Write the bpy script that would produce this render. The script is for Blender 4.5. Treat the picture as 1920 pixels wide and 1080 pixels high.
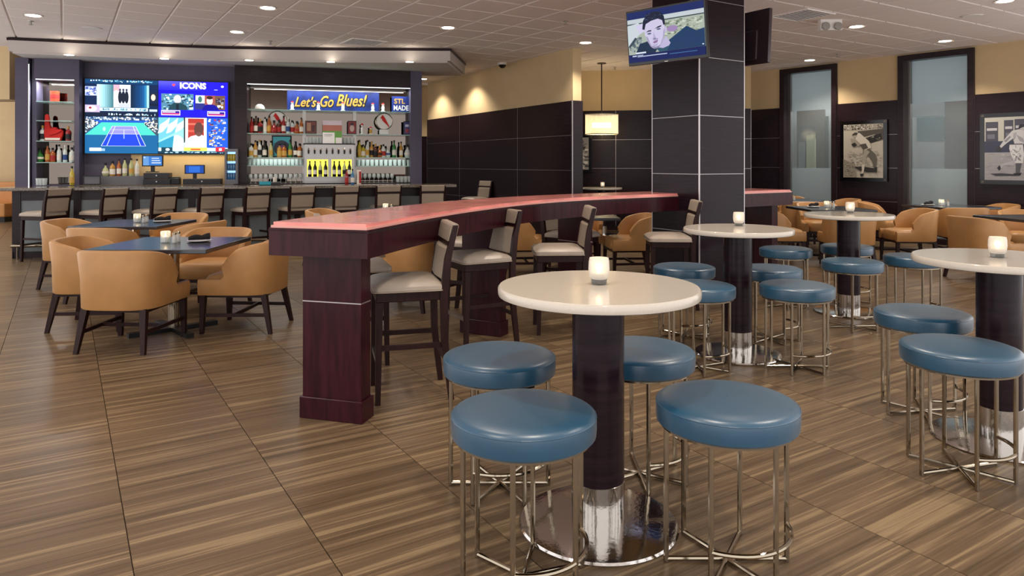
import bpy, bmesh, math, random
from mathutils import Vector, Matrix
R = random.Random(7)
PI = math.pi
for o in list(bpy.data.objects):
    bpy.data.objects.remove(o, do_unlink=True)
SC = bpy.context.scene
COL = SC.collection

# ------------------------------------------------------------------ camera
F, CX, Y0, EYE = 1330.0, 960.0, 306.0, 1.42      # focal length and horizon of the photograph, eye height in metres
cam = bpy.data.cameras.new('camera')
cam.sensor_width = 36.0
cam.lens = 36.0 * F / 1920.0
cam.shift_y = -(540.0 - Y0) / 1920.0
cam.clip_start, cam.clip_end = 0.05, 100
camo = bpy.data.objects.new('camera', cam)
camo.location = (0, 0, EYE)
camo.rotation_euler = (PI / 2, 0, 0)
COL.objects.link(camo)
SC.camera = camo

# ------------------------------------------------------------------ ambient light of the open lobby behind the camera
world = bpy.data.worlds.new('lobby_light')
SC.world = world
world.use_nodes = True
bg = world.node_tree.nodes['Background']
bg.inputs[0].default_value = (0.93, 0.90, 0.90, 1)
bg.inputs[1].default_value = 1.6

SC.view_settings.view_transform = 'Standard'
SC.view_settings.look = 'None'
SC.view_settings.gamma = 1
SC.view_settings.use_curve_mapping = False
SC.view_settings.exposure = 0.2
SC.cycles.adaptive_threshold = 0.025
SC.cycles.max_bounces = 7
SC.cycles.diffuse_bounces = 4
SC.cycles.glossy_bounces = 3
SC.cycles.transmission_bounces = 5
SC.cycles.transparent_max_bounces = 8
SC.cycles.caustics_reflective = False
SC.cycles.caustics_refractive = False
SC.cycles.sample_clamp_indirect = 6.0
SPOT_W = 48.0                                    # one ceiling downlight
SPOT_COL = (1.0, 0.88, 0.74)

def spot(name, loc, w, ang=120, blend=0.6, col=SPOT_COL, rad=0.06):
    d = bpy.data.lights.new(name, 'SPOT')
    d.energy, d.spot_size, d.spot_blend, d.color, d.shadow_soft_size = w, math.radians(ang), blend, col, rad
    o = bpy.data.objects.new(name, d)
    o.location = loc
    COL.objects.link(o)
    return o

def area(name, loc, rot, sx, sy, w, col=(1, 1, 1)):
    d = bpy.data.lights.new(name, 'AREA')
    d.shape, d.size, d.size_y, d.energy, d.color = 'RECTANGLE', sx, sy, w, col
    o = bpy.data.objects.new(name, d)
    o.location, o.rotation_euler = loc, rot
    COL.objects.link(o)
    return o

def point(name, loc, w, col, rad=0.02):
    d = bpy.data.lights.new(name, 'POINT')
    d.energy, d.color, d.shadow_soft_size = w, col, rad
    o = bpy.data.objects.new(name, d)
    o.location = loc
    COL.objects.link(o)
    return o

# ------------------------------------------------------------------ places
UD = Vector((-0.534, 0.845, 0)).normalized()     # the two directions of the floor grid
VD = Vector((UD.y, -UD.x, 0))
ANG = math.atan2(VD.y, VD.x)
ZC = 3.40                                        # ceiling

def gp(px, py, Z):
    """a point at height Z seen at a place of the photograph"""
    d = (EYE - Z) * F / (py - Y0)
    return Vector(((px - CX) / F * d, d, Z))

def dp(px, py, d):
    """a point at distance d"""
    return Vector(((px - CX) / F * d, d, EYE - (py - Y0) * d / F))

# ------------------------------------------------------------------ materials
MATS = {}
def srgb(c):
    if isinstance(c, str):
        c = [int(c[i:i + 2], 16) / 255 for i in (0, 2, 4)]
    return tuple((v / 12.92 if v <= 0.04045 else ((v + 0.055) / 1.055) ** 2.4) for v in c)

def mat(name, col, rough=0.5, metal=0.0, coat=0.0, spec=0.5, trans=0.0, emit=None, estr=0.0, alpha=1.0, var=0.0, vscale=8.0,
        stretch=(1, 1, 1), bump=0.0, col2=None, coat_rough=0.08, ior=1.45, sheen=0.0, coat_ior=None):
    m = bpy.data.materials.new(name)
    m.use_nodes = True
    nt = m.node_tree
    b = nt.nodes['Principled BSDF']
    c = srgb(col)
    b.inputs['Base Color'].default_value = (*c, 1)
    b.inputs['Roughness'].default_value = rough
    b.inputs['Metallic'].default_value = metal
    b.inputs['Coat Weight'].default_value = coat
    b.inputs['Coat Roughness'].default_value = coat_rough
    b.inputs['Specular IOR Level'].default_value = spec
    b.inputs['Transmission Weight'].default_value = trans
    b.inputs['IOR'].default_value = ior
    b.inputs['Alpha'].default_value = alpha
    if emit is not None:
        b.inputs['Emission Color'].default_value = (*srgb(emit), 1)
        b.inputs['Emission Strength'].default_value = estr
    if var or bump:
        tc = nt.nodes.new('ShaderNodeTexCoord')
        mp = nt.nodes.new('ShaderNodeMapping')
        mp.inputs['Scale'].default_value = stretch
        nt.links.new(tc.outputs['Object'], mp.inputs['Vector'])
        nz = nt.nodes.new('ShaderNodeTexNoise')
        nz.inputs['Scale'].default_value = vscale
        nz.inputs['Detail'].default_value = 4
        nt.links.new(mp.outputs[0], nz.inputs['Vector'])
        if var:
            mx = nt.nodes.new('ShaderNodeMix')
            mx.data_type = 'RGBA'
            if col2 is not None:
                ca, cb = c, srgb(col2)
            else:
                ca, cb = [v * (1 - var) for v in c], [min(1, v * (1 + var)) for v in c]
            rp = nt.nodes.new('ShaderNodeMapRange')
            rp.inputs[1].default_value, rp.inputs[2].default_value = 0.3, 0.7
            nt.links.new(nz.outputs['Fac'], rp.inputs[0])
            nt.links.new(rp.outputs[0], mx.inputs['Factor'])
            mx.inputs['A'].default_value = (*ca, 1)
            mx.inputs['B'].default_value = (*cb, 1)
            nt.links.new(mx.outputs['Result'], b.inputs['Base Color'])
        if bump:
            bp = nt.nodes.new('ShaderNodeBump')
            bp.inputs['Strength'].default_value = bump
            bp.inputs['Distance'].default_value = 0.004
            nt.links.new(nz.outputs['Fac'], bp.inputs['Height'])
            nt.links.new(bp.outputs[0], b.inputs['Normal'])
    if coat_ior:
        b.inputs['Coat IOR'].default_value = coat_ior
    if sheen:
        b.inputs['Sheen Weight'].default_value = sheen
        b.inputs['Sheen Roughness'].default_value = 0.45
        b.inputs['Sheen Tint'].default_value = (0.85, 0.87, 0.85, 1)
    MATS[name] = m
    return m

mat('wood_dark', '281a1f', 0.3, spec=0.3, var=0.35, vscale=6, stretch=(1, 1, 9))
mat('wood_panel', '25181e', 0.22, coat=0.0, spec=0.26, var=0.3, vscale=4, stretch=(1, 1, 14), coat_rough=0.12)
mat('wood_red', '35121a', 0.28, spec=0.25, var=0.4, vscale=5, stretch=(6, 6, 1))
mat('wood_leg', '2a1716', 0.38, spec=0.25, var=0.3, vscale=8, stretch=(6, 6, 1))
mat('chrome', 'a79b88', 0.12, metal=1.0)
mat('chrome_worn', 'c8c4bf', 0.10, metal=1.0, bump=0.12, vscale=60)
mat('steel', 'a9a6a2', 0.3, metal=1.0)
mat('alu_strip', 'bdb6b6', 0.3, metal=0.8)
mat('leather_tan', 'bd8d58', 0.42, spec=0.45, var=0.10, vscale=5, bump=0.15)
mat('leather_blue', '0b4966', 0.45, spec=0.4, coat=1.0, coat_rough=0.32, coat_ior=1.65, sheen=0.12, var=0.10, vscale=6, bump=0.08)
mat('fabric_taupe', 'a89a8a', 0.65, spec=0.3, var=0.06, vscale=60, bump=0.2)
mat('seat_vinyl', 'b3a698', 0.38, spec=0.5, var=0.05, vscale=12)
mat('quartz', 'd3cabc', 0.16, coat=0.3, var=0.03, vscale=120)
mat('pink_onyx', 'e8938b', 0.16, coat=0.15, var=0.25, vscale=3.5, stretch=(1, 1, 1), coat_rough=0.05)
mat('pink_edge', 'e8a79c', 0.25)
mat('table_dark', '23272f', 0.24, spec=1.0)
mat('black', '0d0c0d', 0.4)
mat('black_gloss', '0b0b0f', 0.12, spec=0.6)
mat('beige_wall', 'd0b890', 0.8, spec=0.15, var=0.03, vscale=3)
mat('cream_wall', 'd7c5a6', 0.8, spec=0.15)
mat('white_paint', 'c6bfbb', 0.7, spec=0.2)
mat('grid_white', 'f2ece8', 0.6)
mat('bar_grey', '575265', 0.45, spec=0.3, var=0.08, vscale=3)
mat('bar_front', '7a8284', 0.5, var=0.12, vscale=4)
mat('granite', '6b6154', 0.12, coat=0.5, var=0.5, vscale=50)
mat('mirror', '6f6760', 0.02, metal=1.0)
mat('shelf_glass', 'bfe6dc', 0.08, spec=0.7, alpha=0.55)
mat('glass_clear', 'e8f0ee', 0.05, spec=1.0, alpha=0.35)
mat('glass_door', 'cfe3ea', 0.04, spec=0.6, alpha=0.14)
def frosted():
    m = bpy.data.materials.new('frost')
    m.use_nodes = True
    nt = m.node_tree
    b = nt.nodes['Principled BSDF']
    b.inputs['Base Color'].default_value = (*srgb('b2bbbe'), 1)
    b.inputs['Roughness'].default_value = 0.5
    tr = nt.nodes.new('ShaderNodeBsdfTranslucent')
    tr.inputs[0].default_value = (*srgb('c2cacc'), 1)
    mx = nt.nodes.new('ShaderNodeMixShader')
    mx.inputs[0].default_value = 0.65
    nt.links.new(b.outputs[0], mx.inputs[1])
    nt.links.new(tr.outputs[0], mx.inputs[2])
    nt.links.new(mx.outputs[0], nt.nodes['Material Output'].inputs[0])
    MATS['frost'] = m
frosted()
mat('candle_glass', 'f4f1ec', 0.4, trans=0.55, emit='ffe9cc', estr=0.10)
mat('candle_base', '8c8f8c', 0.08, spec=0.9, trans=0.5)
mat('flame', 'ffe2a8', 0.5, emit='ffe0b0', estr=9)
mat('lamp_emit', 'ffffff', 0.5, emit='fff1dc', estr=9)
mat('led_emit', 'ffffff', 0.5, emit='f2fbff', estr=2)
mat('yellow_emit', 'f2ee60', 0.5, emit='eee84a', estr=1.3)
mat('cool_emit', '9ec7ff', 0.5, emit='8db8f0', estr=1.6)
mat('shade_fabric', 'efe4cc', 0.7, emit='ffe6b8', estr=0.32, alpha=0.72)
mat('bulb_emit', 'ffffff', 0.5, emit='fff0c8', estr=8)
mat('napkin', '191619', 0.9)
mat('china', 'e8e4de', 0.2, spec=0.6)
mat('plastic_dark', '26252b', 0.45)
mat('plastic_grey', '6a6a70', 0.5)
mat('red_foam', 'c3221c', 0.75)
mat('orange_tin', 'd8492a', 0.4)
mat('white_plain', 'ece8e2', 0.55)
mat('gold_letter', 'c99a45', 0.35)
mat('letter_black', '14141c', 0.5)
mat('banner_blue', '16348a', 0.5, var=0.45, vscale=5, col2='0c1a4c')
mat('teal_print', '2aa3b8', 0.5)
mat('screen_off', '141019', 0.18, spec=0.6)
mat('booth_orange', 'c98a4c', 0.5, var=0.06)
mat('corridor', 'bcc3c5', 0.8)
mat('paper', 'ece9e4', 0.7)
mat('wood_brown', '4a3524', 0.5)
mat('door_pale', 'b9c09a', 0.7)
mat('panel_grey', '8f979b', 0.5)
mat('panel_dusk', '64808a', 0.5, var=0.2, vscale=3)
mat('panel_pale', 'b4bec4', 0.5, var=0.1, vscale=3)
mat('reflection_brown', '5a5354', 0.4, var=0.25, vscale=2)
for nm, c in (('amber', 'a5561a'), ('green', '2f7a35'), ('clear', 'cfd6d2'), ('brown', '4a2412'), ('yellow', 'b9a52f'), ('red', '8e1c20'),
              ('dark', '15140f'), ('blue', '3f76a8'), ('gold', 'b98a3a'), ('pale', 'b9bd8a')):
    mat('bottle_' + nm, c, 0.08, spec=0.8, coat=0.3)
for nm, c in (('white', 'e6e0d4'), ('black', '1c1a1c'), ('red', 'a92b28'), ('gold', 'caa04a'), ('blue', '2b4a86')):
    mat('paper_' + nm, c, 0.6)

def colour_attr_mat(name, emission):
    m = bpy.data.materials.new(name)
    m.use_nodes = True
    nt = m.node_tree
    b = nt.nodes['Principled BSDF']
    a = nt.nodes.new('ShaderNodeVertexColor')
    a.layer_name = 'Col'
    if emission:
        b.inputs['Base Color'].default_value = (0.01, 0.01, 0.012, 1)
        b.inputs['Roughness'].default_value = 0.3
        b.inputs['Specular IOR Level'].default_value = 0.08
        nt.links.new(a.outputs[0], b.inputs['Emission Color'])
        b.inputs['Emission Strength'].default_value = emission
    else:
        nt.links.new(a.outputs[0], b.inputs['Base Color'])
        b.inputs['Roughness'].default_value = 0.35
    MATS[name] = m
colour_attr_mat('screen_picture', 0.9)
colour_attr_mat('wall_screen_picture', 1.5)
mat('column_panel', '22161d', 0.22, spec=0.20, var=0.3, vscale=4, stretch=(1, 1, 14))
mat('tv_back', '3a2d33', 0.22, spec=0.6)  # lighter brown puts the ceiling's reflection into the casing colour
colour_attr_mat('print_picture', 0)

# stone-look floor tile with long streaks
def floor_material():
    m = bpy.data.materials.new('floor_tile_stone')
    m.use_nodes = True
    nt = m.node_tree
    N, L = nt.nodes, nt.links
    b = N['Principled BSDF']
    tc = N.new('ShaderNodeTexCoord')
    oi = N.new('ShaderNodeObjectInfo')
    ml = N.new('ShaderNodeVectorMath'); ml.operation = 'SCALE'
    cx = N.new('ShaderNodeCombineXYZ')
    mu = N.new('ShaderNodeMath'); mu.operation = 'MULTIPLY'; mu.inputs[1].default_value = 37.0
    L.new(oi.outputs['Random'], mu.inputs[0])
    L.new(mu.outputs[0], cx.inputs[0]); L.new(mu.outputs[0], cx.inputs[1]); L.new(mu.outputs[0], cx.inputs[2])
    ad = N.new('ShaderNodeVectorMath'); ad.operation = 'ADD'
    L.new(tc.outputs['Object'], ad.inputs[0]); L.new(cx.outputs[0], ad.inputs[1])
    outs = []
    for sc, st, det, dist in ((1.0, (0.55, 24, 1), 5, 0.5), (1.0, (1.6, 100, 1), 3, 0.25), (1.0, (0.5, 4.5, 1), 3, 0.5)):
        mp = N.new('ShaderNodeMapping'); mp.inputs['Scale'].default_value = st
        L.new(ad.outputs[0], mp.inputs['Vector'])
        nz = N.new('ShaderNodeTexNoise'); nz.inputs['Scale'].default_value = sc
        nz.inputs['Detail'].default_value = det; nz.inputs['Distortion'].default_value = dist
        L.new(mp.outputs[0], nz.inputs['Vector'])
        outs.append(nz.outputs['Fac'])
    m1 = N.new('ShaderNodeMath'); m1.operation = 'MULTIPLY_ADD'; m1.inputs[1].default_value = 0.6
    L.new(outs[1], m1.inputs[0]); L.new(outs[0], m1.inputs[2])
    m2 = N.new('ShaderNodeMath'); m2.operation = 'MULTIPLY_ADD'; m2.inputs[1].default_value = 0.34
    L.new(outs[2], m2.inputs[0]); L.new(m1.outputs[0], m2.inputs[2])
    cr = N.new('ShaderNodeValToRGB')
    e = cr.color_ramp.elements
    e[0].position, e[0].color = 0.74, (*srgb('483926'), 1)
    e[1].position, e[1].color = 1.2, (*srgb('957f5f'), 1)
    for p, c in ((0.86, '5f4d39'), (0.97, '725d46'), (1.0, '7f6a4f')):
        k = e.new(p); k.color = (*srgb(c), 1)
    mr = N.new('ShaderNodeMapRange'); mr.inputs[1].default_value = 0.64; mr.inputs[2].default_value = 1.33
    L.new(m2.outputs[0], mr.inputs[0])
    pos = [0.0, 0.3, 0.55, 0.75, 1.0]
    for k, p in zip(sorted(e, key=lambda q: q.position), pos):
        k.position = p
    L.new(mr.outputs[0], cr.inputs[0])
    L.new(cr.outputs[0], b.inputs['Base Color'])
    b.inputs['Roughness'].default_value = 0.33
    b.inputs['Specular IOR Level'].default_value = 0.45
    bp = N.new('ShaderNodeBump'); bp.inputs['Strength'].default_value = 0.1; bp.inputs['Distance'].default_value = 0.002
    L.new(outs[1], bp.inputs['Height']); L.new(bp.outputs[0], b.inputs['Normal'])
    MATS['floor_tile'] = m
floor_material()
mat('grout', '4a3a2c', 0.8)
mat('ceiling_tile', 'f0e7e2', 0.85, spec=0.1, var=0.06, vscale=90, bump=0.25)

# ------------------------------------------------------------------ geometry helpers: a geo is (verts, faces)
def box(cx, cy, cz, sx, sy, sz):
    x, y, z = sx / 2, sy / 2, sz / 2
    v = [(cx + a * x, cy + b * y, cz + c * z) for a in (-1, 1) for b in (-1, 1) for c in (-1, 1)]
    return v, [(0, 1, 3, 2), (4, 6, 7, 5), (0, 4, 5, 1), (2, 3, 7, 6), (0, 2, 6, 4), (1, 5, 7, 3)]

def bx(x0, x1, y0, y1, z0, z1):
    return box((x0 + x1) / 2, (y0 + y1) / 2, (z0 + z1) / 2, x1 - x0, y1 - y0, z1 - z0)

def join(*gs):
    V, Fc = [], []
    for v, f in gs:
        n = len(V)
        V += list(v)
        Fc += [tuple(i + n for i in q) for q in f]
    return V, Fc

def move(g, dx=0, dy=0, dz=0, rz=0, rx=0):
    v, f = g
    m = Matrix.Translation((dx, dy, dz)) @ Matrix.Rotation(rz, 4, 'Z') @ Matrix.Rotation(rx, 4, 'X')
    return [tuple(m @ Vector(p)) for p in v], f

def lathe(prof, n=24, cap=True):
    V, Fc = [], []
    for r, z in prof:
        for k in range(n):
            a = 2 * PI * k / n
            V.append((r * math.cos(a), r * math.sin(a), z))
    for i in range(len(prof) - 1):
        for k in range(n):
            k2 = (k + 1) % n
            Fc.append((i * n + k, i * n + k2, (i + 1) * n + k2, (i + 1) * n + k))
    if cap:
        Fc.append(tuple(range(n - 1, -1, -1)))
        m = (len(prof) - 1) * n
        Fc.append(tuple(range(m, m + n)))
    return V, Fc

def tube(pts, r, n=8, closed=False, r1=None, up=None):
    """round bar through points"""
    P = [Vector(p) for p in pts]
    V, Fc = [], []
    m = len(P)
    for i, p in enumerate(P):
        if closed:
            d = P[(i + 1) % m] - P[i - 1]
        else:
            d = P[min(i + 1, m - 1)] - P[max(i - 1, 0)]
        d.normalize()
        ref = Vector((0, 0, 1)) if abs(d.z) < 0.95 else Vector((1, 0, 0))
        a = d.cross(ref).normalized()
        b = d.cross(a)
        rr = r if r1 is None else r + (r1 - r) * i / (m - 1)
        for k in range(n):
            t = 2 * PI * k / n
            V.append(tuple(p + a * math.cos(t) * rr + b * math.sin(t) * rr))
    rng = m if closed else m - 1
    for i in range(rng):
        j = (i + 1) % m
        for k in range(n):
            k2 = (k + 1) % n
            Fc.append((i * n + k, i * n + k2, j * n + k2, j * n + k))
    if not closed:
        Fc.append(tuple(range(n - 1, -1, -1)))
        Fc.append(tuple(range((m - 1) * n, m * n)))
    return V, Fc

def bar(p0, p1, w0, d0, w1=None, d1=None):
    """square-section tapered bar, sections horizontal when nearly upright"""
    p0, p1 = Vector(p0), Vector(p1)
    w1 = w0 if w1 is None else w1
    d1 = d0 if d1 is None else d1
    d = (p1 - p0).normalized()
    if abs(d.z) > 0.6:
        a, b = Vector((1, 0, 0)), Vector((0, 1, 0))
    else:
        a = Vector((0, 0, 1)).cross(d).normalized()
        b = Vector((0, 0, 1))
    V = []
    for p, w, e in ((p0, w0, d0), (p1, w1, d1)):
        for s, t in ((-1, -1), (1, -1), (1, 1), (-1, 1)):
            V.append(tuple(p + a * s * w / 2 + b * t * e / 2))
    return V, [(3, 2, 1, 0), (4, 5, 6, 7), (0, 1, 5, 4), (1, 2, 6, 5), (2, 3, 7, 6), (3, 0, 4, 7)]

def prism(poly, z0, z1):
    n = len(poly)
    V = [(x, y, z0) for x, y in poly] + [(x, y, z1) for x, y in poly]
    Fc = [tuple(range(n - 1, -1, -1)), tuple(range(n, 2 * n))]
    Fc += [(i, (i + 1) % n, n + (i + 1) % n, n + i) for i in range(n)]
    return V, Fc

def plate(poly, y0, y1):
    """an upright plate: outline in x, z, thickness in y"""
    v, f = prism(poly, y0, y1)
    return [(x, z, y) for x, y, z in v], [tuple(reversed(q)) for q in f]

def grid_loft(rows, closed=False, caps=False):
    n = len(rows[0])
    V = [tuple(p) for r in rows for p in r]
    Fc = []
    for i in range(len(rows) - 1):
        for k in range(n if closed else n - 1):
            k2 = (k + 1) % n
            Fc.append((i * n + k, i * n + k2, (i + 1) * n + k2, (i + 1) * n + k))
    if caps:
        Fc.append(tuple(range(n - 1, -1, -1)))
        m = (len(rows) - 1) * n
        Fc.append(tuple(range(m, m + n)))
    return V, Fc

def mk(name, geo, m, parent=None, loc=None, rz=0.0, smooth=False, bevel=0.0, seg=2, rx=0.0):
    me = bpy.data.meshes.new(name)
    me.from_pydata([tuple(v) for v in geo[0]], [], [tuple(f) for f in geo[1]])
    b = bmesh.new()
    b.from_mesh(me)
    bmesh.ops.recalc_face_normals(b, faces=b.faces)
    if bevel:
        bmesh.ops.bevel(b, geom=list(b.edges), offset=bevel, segments=seg, profile=0.6, affect='EDGES', clamp_overlap=True)
    if smooth:
        for f in b.faces:
            f.smooth = True
    b.to_mesh(me)
    b.free()
    if smooth:
        try:
            me.set_sharp_from_angle(angle=math.radians(42))
        except Exception:
            pass
    me.materials.append(MATS[m] if isinstance(m, str) else m)
    o = bpy.data.objects.new(name, me)
    COL.objects.link(o)
    if loc is not None:
        o.location = loc
    o.rotation_euler = (rx, 0, rz)
    if parent is not None:
        o.parent = parent
    return o

def tag(o, label, cat, group=None):
    o['label'] = label
    o['category'] = cat
    if group:
        o['group'] = group
    return o

def thing(name, label, cat, loc=(0, 0, 0), rz=0.0, group=None):
    o = bpy.data.objects.new(name, None)
    o.empty_display_size = 0.1
    COL.objects.link(o)
    o.location = loc
    o.rotation_euler = (0, 0, rz)
    return tag(o, label, cat, group)

def struct(o):
    o['kind'] = 'structure'
    return o

def empty_struct(name, loc=(0, 0, 0), rz=0.0):
    o = bpy.data.objects.new(name, None)
    COL.objects.link(o)
    o.location, o.rotation_euler = loc, (0, 0, rz)
    o['kind'] = 'structure'
    return o

def shift_copy(src, parent, loc, rz=0.0, name=None):
    """a copy of one part, mesh data shared"""
    c = src.copy()
    if name:
        c.name = name
    COL.objects.link(c)
    c.parent = parent
    c.location = loc
    c.rotation_euler = (0, 0, rz)
    return c

CHILD = {}
def kids(o):
    return [c for c in o.children]

def dup(root, loc, rz=0.0, label=None, group=None, cat=None):
    r = root.copy()
    COL.objects.link(r)
    r.location = loc
    r.rotation_euler = (0, 0, rz)
    if label:
        r['label'] = label
    if group:
        r['group'] = group
    for ch in KIDS[root.name]:
        c = ch.copy()
        COL.objects.link(c)
        c.parent = r
        for g in KIDS.get(ch.name, ()):
            d = g.copy()
            COL.objects.link(d)
            d.parent = c
    return r

KIDS = {}
def freeze(root):
    """remember the parts of a finished prototype so that it can be copied quickly"""
    ch = [o for o in COL.objects if o.parent == root]
    KIDS[root.name] = ch
    for c in ch:
        g = [o for o in COL.objects if o.parent == c]
        if g:
            KIDS[c.name] = g
    return root

def facing(dx, dy):
    """rotation that turns local +y towards dx, dy"""
    return math.atan2(-dx, dy)

def text_geo(body, size, shear=0.0, extr=0.002, bold=0.0, align='CENTER'):
    cu = bpy.data.curves.new('lettering', 'FONT')
    cu.body, cu.size, cu.shear, cu.extrude, cu.offset = body, size, shear, extr, bold
    cu.align_x, cu.align_y = align, 'CENTER'
    cu.resolution_u = 3
    o = bpy.data.objects.new('lettering', cu)
    COL.objects.link(o)
    me = bpy.data.meshes.new_from_object(o)
    V = [tuple(v.co) for v in me.vertices]
    Fc = [tuple(p.vertices) for p in me.polygons]
    bpy.data.objects.remove(o, do_unlink=True)
    bpy.data.curves.remove(cu)
    bpy.data.meshes.remove(me)
    return V, Fc

def upright(g, y=0.0, dx=0.0, dz=0.0):
    """lettering laid out in x, y is stood up to face -y"""
    v, f = g
    return [(p[0] + dx, y - p[2], p[1] + dz) for p in v], f

def picture(name, w, h, shapes, m, parent, loc, rz=0.0, rx=0.0, step=0.00025):
    """flat print: shapes are (outline in 0..1, colour), later ones lie over earlier ones; it faces -y"""
    V, Fc, C = [], [], []
    for k, (poly, c) in enumerate(shapes):
        n = len(V)
        for u, v in poly:
            V.append(((u - 0.5) * w, -k * step, (v - 0.5) * h))
        Fc.append(tuple(range(n, n + len(poly))))
        C.append(srgb(c))
    me = bpy.data.meshes.new(name)
    me.from_pydata(V, [], Fc)
    ca = me.color_attributes.new('Col', 'FLOAT_COLOR', 'CORNER')
    i = 0
    for p, c in zip(me.polygons, C):
        for _ in p.loop_indices:
            ca.data[i].color = (*c, 1)
            i += 1
    me.materials.append(MATS[m])
    o = bpy.data.objects.new(name, me)
    COL.objects.link(o)
    o.parent = parent
    o.location = loc
    o.rotation_euler = (rx, 0, rz)
    return o

def rect(u0, v0, u1, v1):
    return [(u0, v0), (u1, v0), (u1, v1), (u0, v1)]

def oval(cu, cv, ru, rv, n=14):
    return [(cu + ru * math.cos(2 * PI * k / n), cv + rv * math.sin(2 * PI * k / n)) for k in range(n)]

# ================================================================== THE SETTING
def seen(p, margin=120):
    if p.y < 0.6:
        return 0
    px = CX + F * p.x / p.y
    py = Y0 + F * (EYE - p.z) / p.y
    return -margin < px < 1920 + margin and -margin < py < 1080 + margin

def grid_tiles(parent, proto, z, step, s0, u0, yrange, xrange, limit, stuff_geo, stuff_name, stuff_mat):
    cells = []
    for i in range(-60, 60):
        for j in range(-60, 60):
            c = VD * (s0 + (i + 0.5) * step) + UD * (u0 + (j + 0.5) * step)
            if inside(c.x, c.y, 0.35):
                cells.append((c.y ** 2 + 0.3 * c.x ** 2, c))
    cells.sort(key=lambda q: q[0])
    n, rest = 0, []
    for dd, c in cells:
        c = Vector((c.x, c.y, z))
        if n < limit and seen(c):
            if n == 0:
                proto.location = c
                proto.rotation_euler = (0, 0, ANG)
            else:
                shift_copy(proto, parent, c, ANG)
            n += 1
        else:
            rest.append(c)
    gs = []
    rot = Matrix.Rotation(-ANG, 3, 'Z')
    for c in rest:
        q = rot @ c
        gs.append(move(stuff_geo, q.x, q.y, 0))
    o = mk(stuff_name, join(*gs), stuff_mat, parent, (0, 0, z), ANG)
    o['kind'] = 'stuff'

# the part of the hall that is modelled: what the camera sees and a good step to either side; cut back and left open beyond to let ambient light in
HALL = [(-2.6, -1.2), (2.6, -1.2), (9.9, 9.2), (9.9, 20.0), (-15.0, 20.0), (-15.0, 16.8)]
def inside(x, y, m=0.0):
    return -1.2 + m < y < 20 - m and -15 + m < x < 9.9 - m and x > -2.6 - 0.689 * (y + 1.2) + m and x < 2.6 + 0.702 * (y + 1.2) - m
floor = struct(mk('floor', prism(HALL, -0.06, -0.008), 'grout'))
ft = mk('floor_tile', box(0, 0, -0.006, 0.602, 0.605, 0.012), 'floor_tile', floor)
grid_tiles(floor, ft, 0.0, 0.606, 0.205, 0.25, (-3.5, 19.5), (-14.5, 11.5), 300, box(0, 0, -0.006, 0.602, 0.605, 0.012),
           'floor_tile_field', 'floor_tile')

ceiling = struct(mk('ceiling', prism(HALL, ZC + 0.012, ZC + 0.06), 'grid_white'))
ct = mk('ceiling_tile', box(0, 0, 0.012, 0.588, 0.588, 0.024), 'ceiling_tile', ceiling, bevel=0.006, seg=1)
grid_tiles(ceiling, ct, ZC - 0.004, 0.61, -0.63, 0.1, (-3.5, 19.5), (-14.5, 11.5), 300, box(0, 0, 0.012, 0.588, 0.588, 0.024),
           'ceiling_tile_field', 'ceiling_tile')

class WallFrame:
    """a wall line from A to B; local x runs along it, local y goes behind it"""
    def __init__(s, A, B):
        s.A, s.B = Vector((*A, 0)), Vector((*B, 0))
        s.d = (s.B - s.A).normalized()
        s.len = (s.B - s.A).length
        s.rz = math.atan2(s.d.y, s.d.x)
        s.n = Vector((-s.d.y, s.d.x, 0))
    def t(s, px):
        k = (px - CX) / F
        return (k * s.A.y - s.A.x) / (s.d.x - k * s.d.y)
    def z(s, px, py):
        y = s.A.y + s.d.y * s.t(px)
        return EYE - (py - Y0) * y / F
    def w(s, t, off=0.0, z=0.0):
        p = s.A + s.d * t + s.n * off
        return Vector((p.x, p.y, z))

JOINTS = (0.08, 0.69, 1.30, 1.91, 2.52)
def panelled(wall, runs, joints, top_z, m_panel='wood_panel', m_top='beige_wall', th=0.02, strip=0.006, thick=0.14, verticals=(), end_beige=True):
    """runs: (t0, t1) stretches of wall; panels between the joints, plaster above"""
    for t0, t1 in runs:
        mk('plaster', bx(t0, t1, 0.004, thick, joints[-1], top_z), m_top, wall)
        mk('wall_core', bx(t0, t1, 0.0, thick, 0, joints[-1]), 'black', wall)
        vs = [t0] + [v for v in verticals if t0 + 0.05 < v < t1 - 0.05] + [t1]
        mk('skirting', bx(t0, t1, -th - 0.006, 0.0, 0, joints[0] - 0.004), 'wood_dark', wall)
        for a, b in zip(vs[:-1], vs[1:]):
            for z0, z1 in zip(joints[:-1], joints[1:]):
                mk('panel', bx(a + strip / 2, b - strip / 2, -th, 0.0, z0 + strip / 2, z1 - strip / 2), m_panel, wall)
        for zj in joints[1:-1]:
            mk('joint_strip', bx(t0, t1, -th + 0.004, 0.0, zj - strip / 2, zj + strip / 2), 'alu_strip', wall)
        for v in vs:
            mk('joint_strip', bx(v - strip / 2, v + strip / 2, -th - 0.001, 0.0, joints[0], joints[-1]), 'alu_strip', wall)

# ---- right wall with the two tall windows
WR = WallFrame((5.09, 15.55), (7.80, 11.96))
wall_right = empty_struct('wall_right', WR.A, WR.rz)
JR = (0.09, 0.71, 1.33, 1.95, 2.575)
ta0, ta1, tb0, tb1 = WR.t(1464), WR.t(1570), WR.t(1685), WR.t(1828)
tend = WR.t(2150)
panelled(wall_right, [(WR.t(1290), ta0), (ta1, tb0), (tb1, tend)], JR, ZC)
WIN_TOP = 3.37
for a, b in ((ta0, ta1), (tb0, tb1)):
    mk('plaster', bx(a, b, 0.004, 0.14, WIN_TOP, ZC), 'beige_wall', wall_right)

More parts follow.
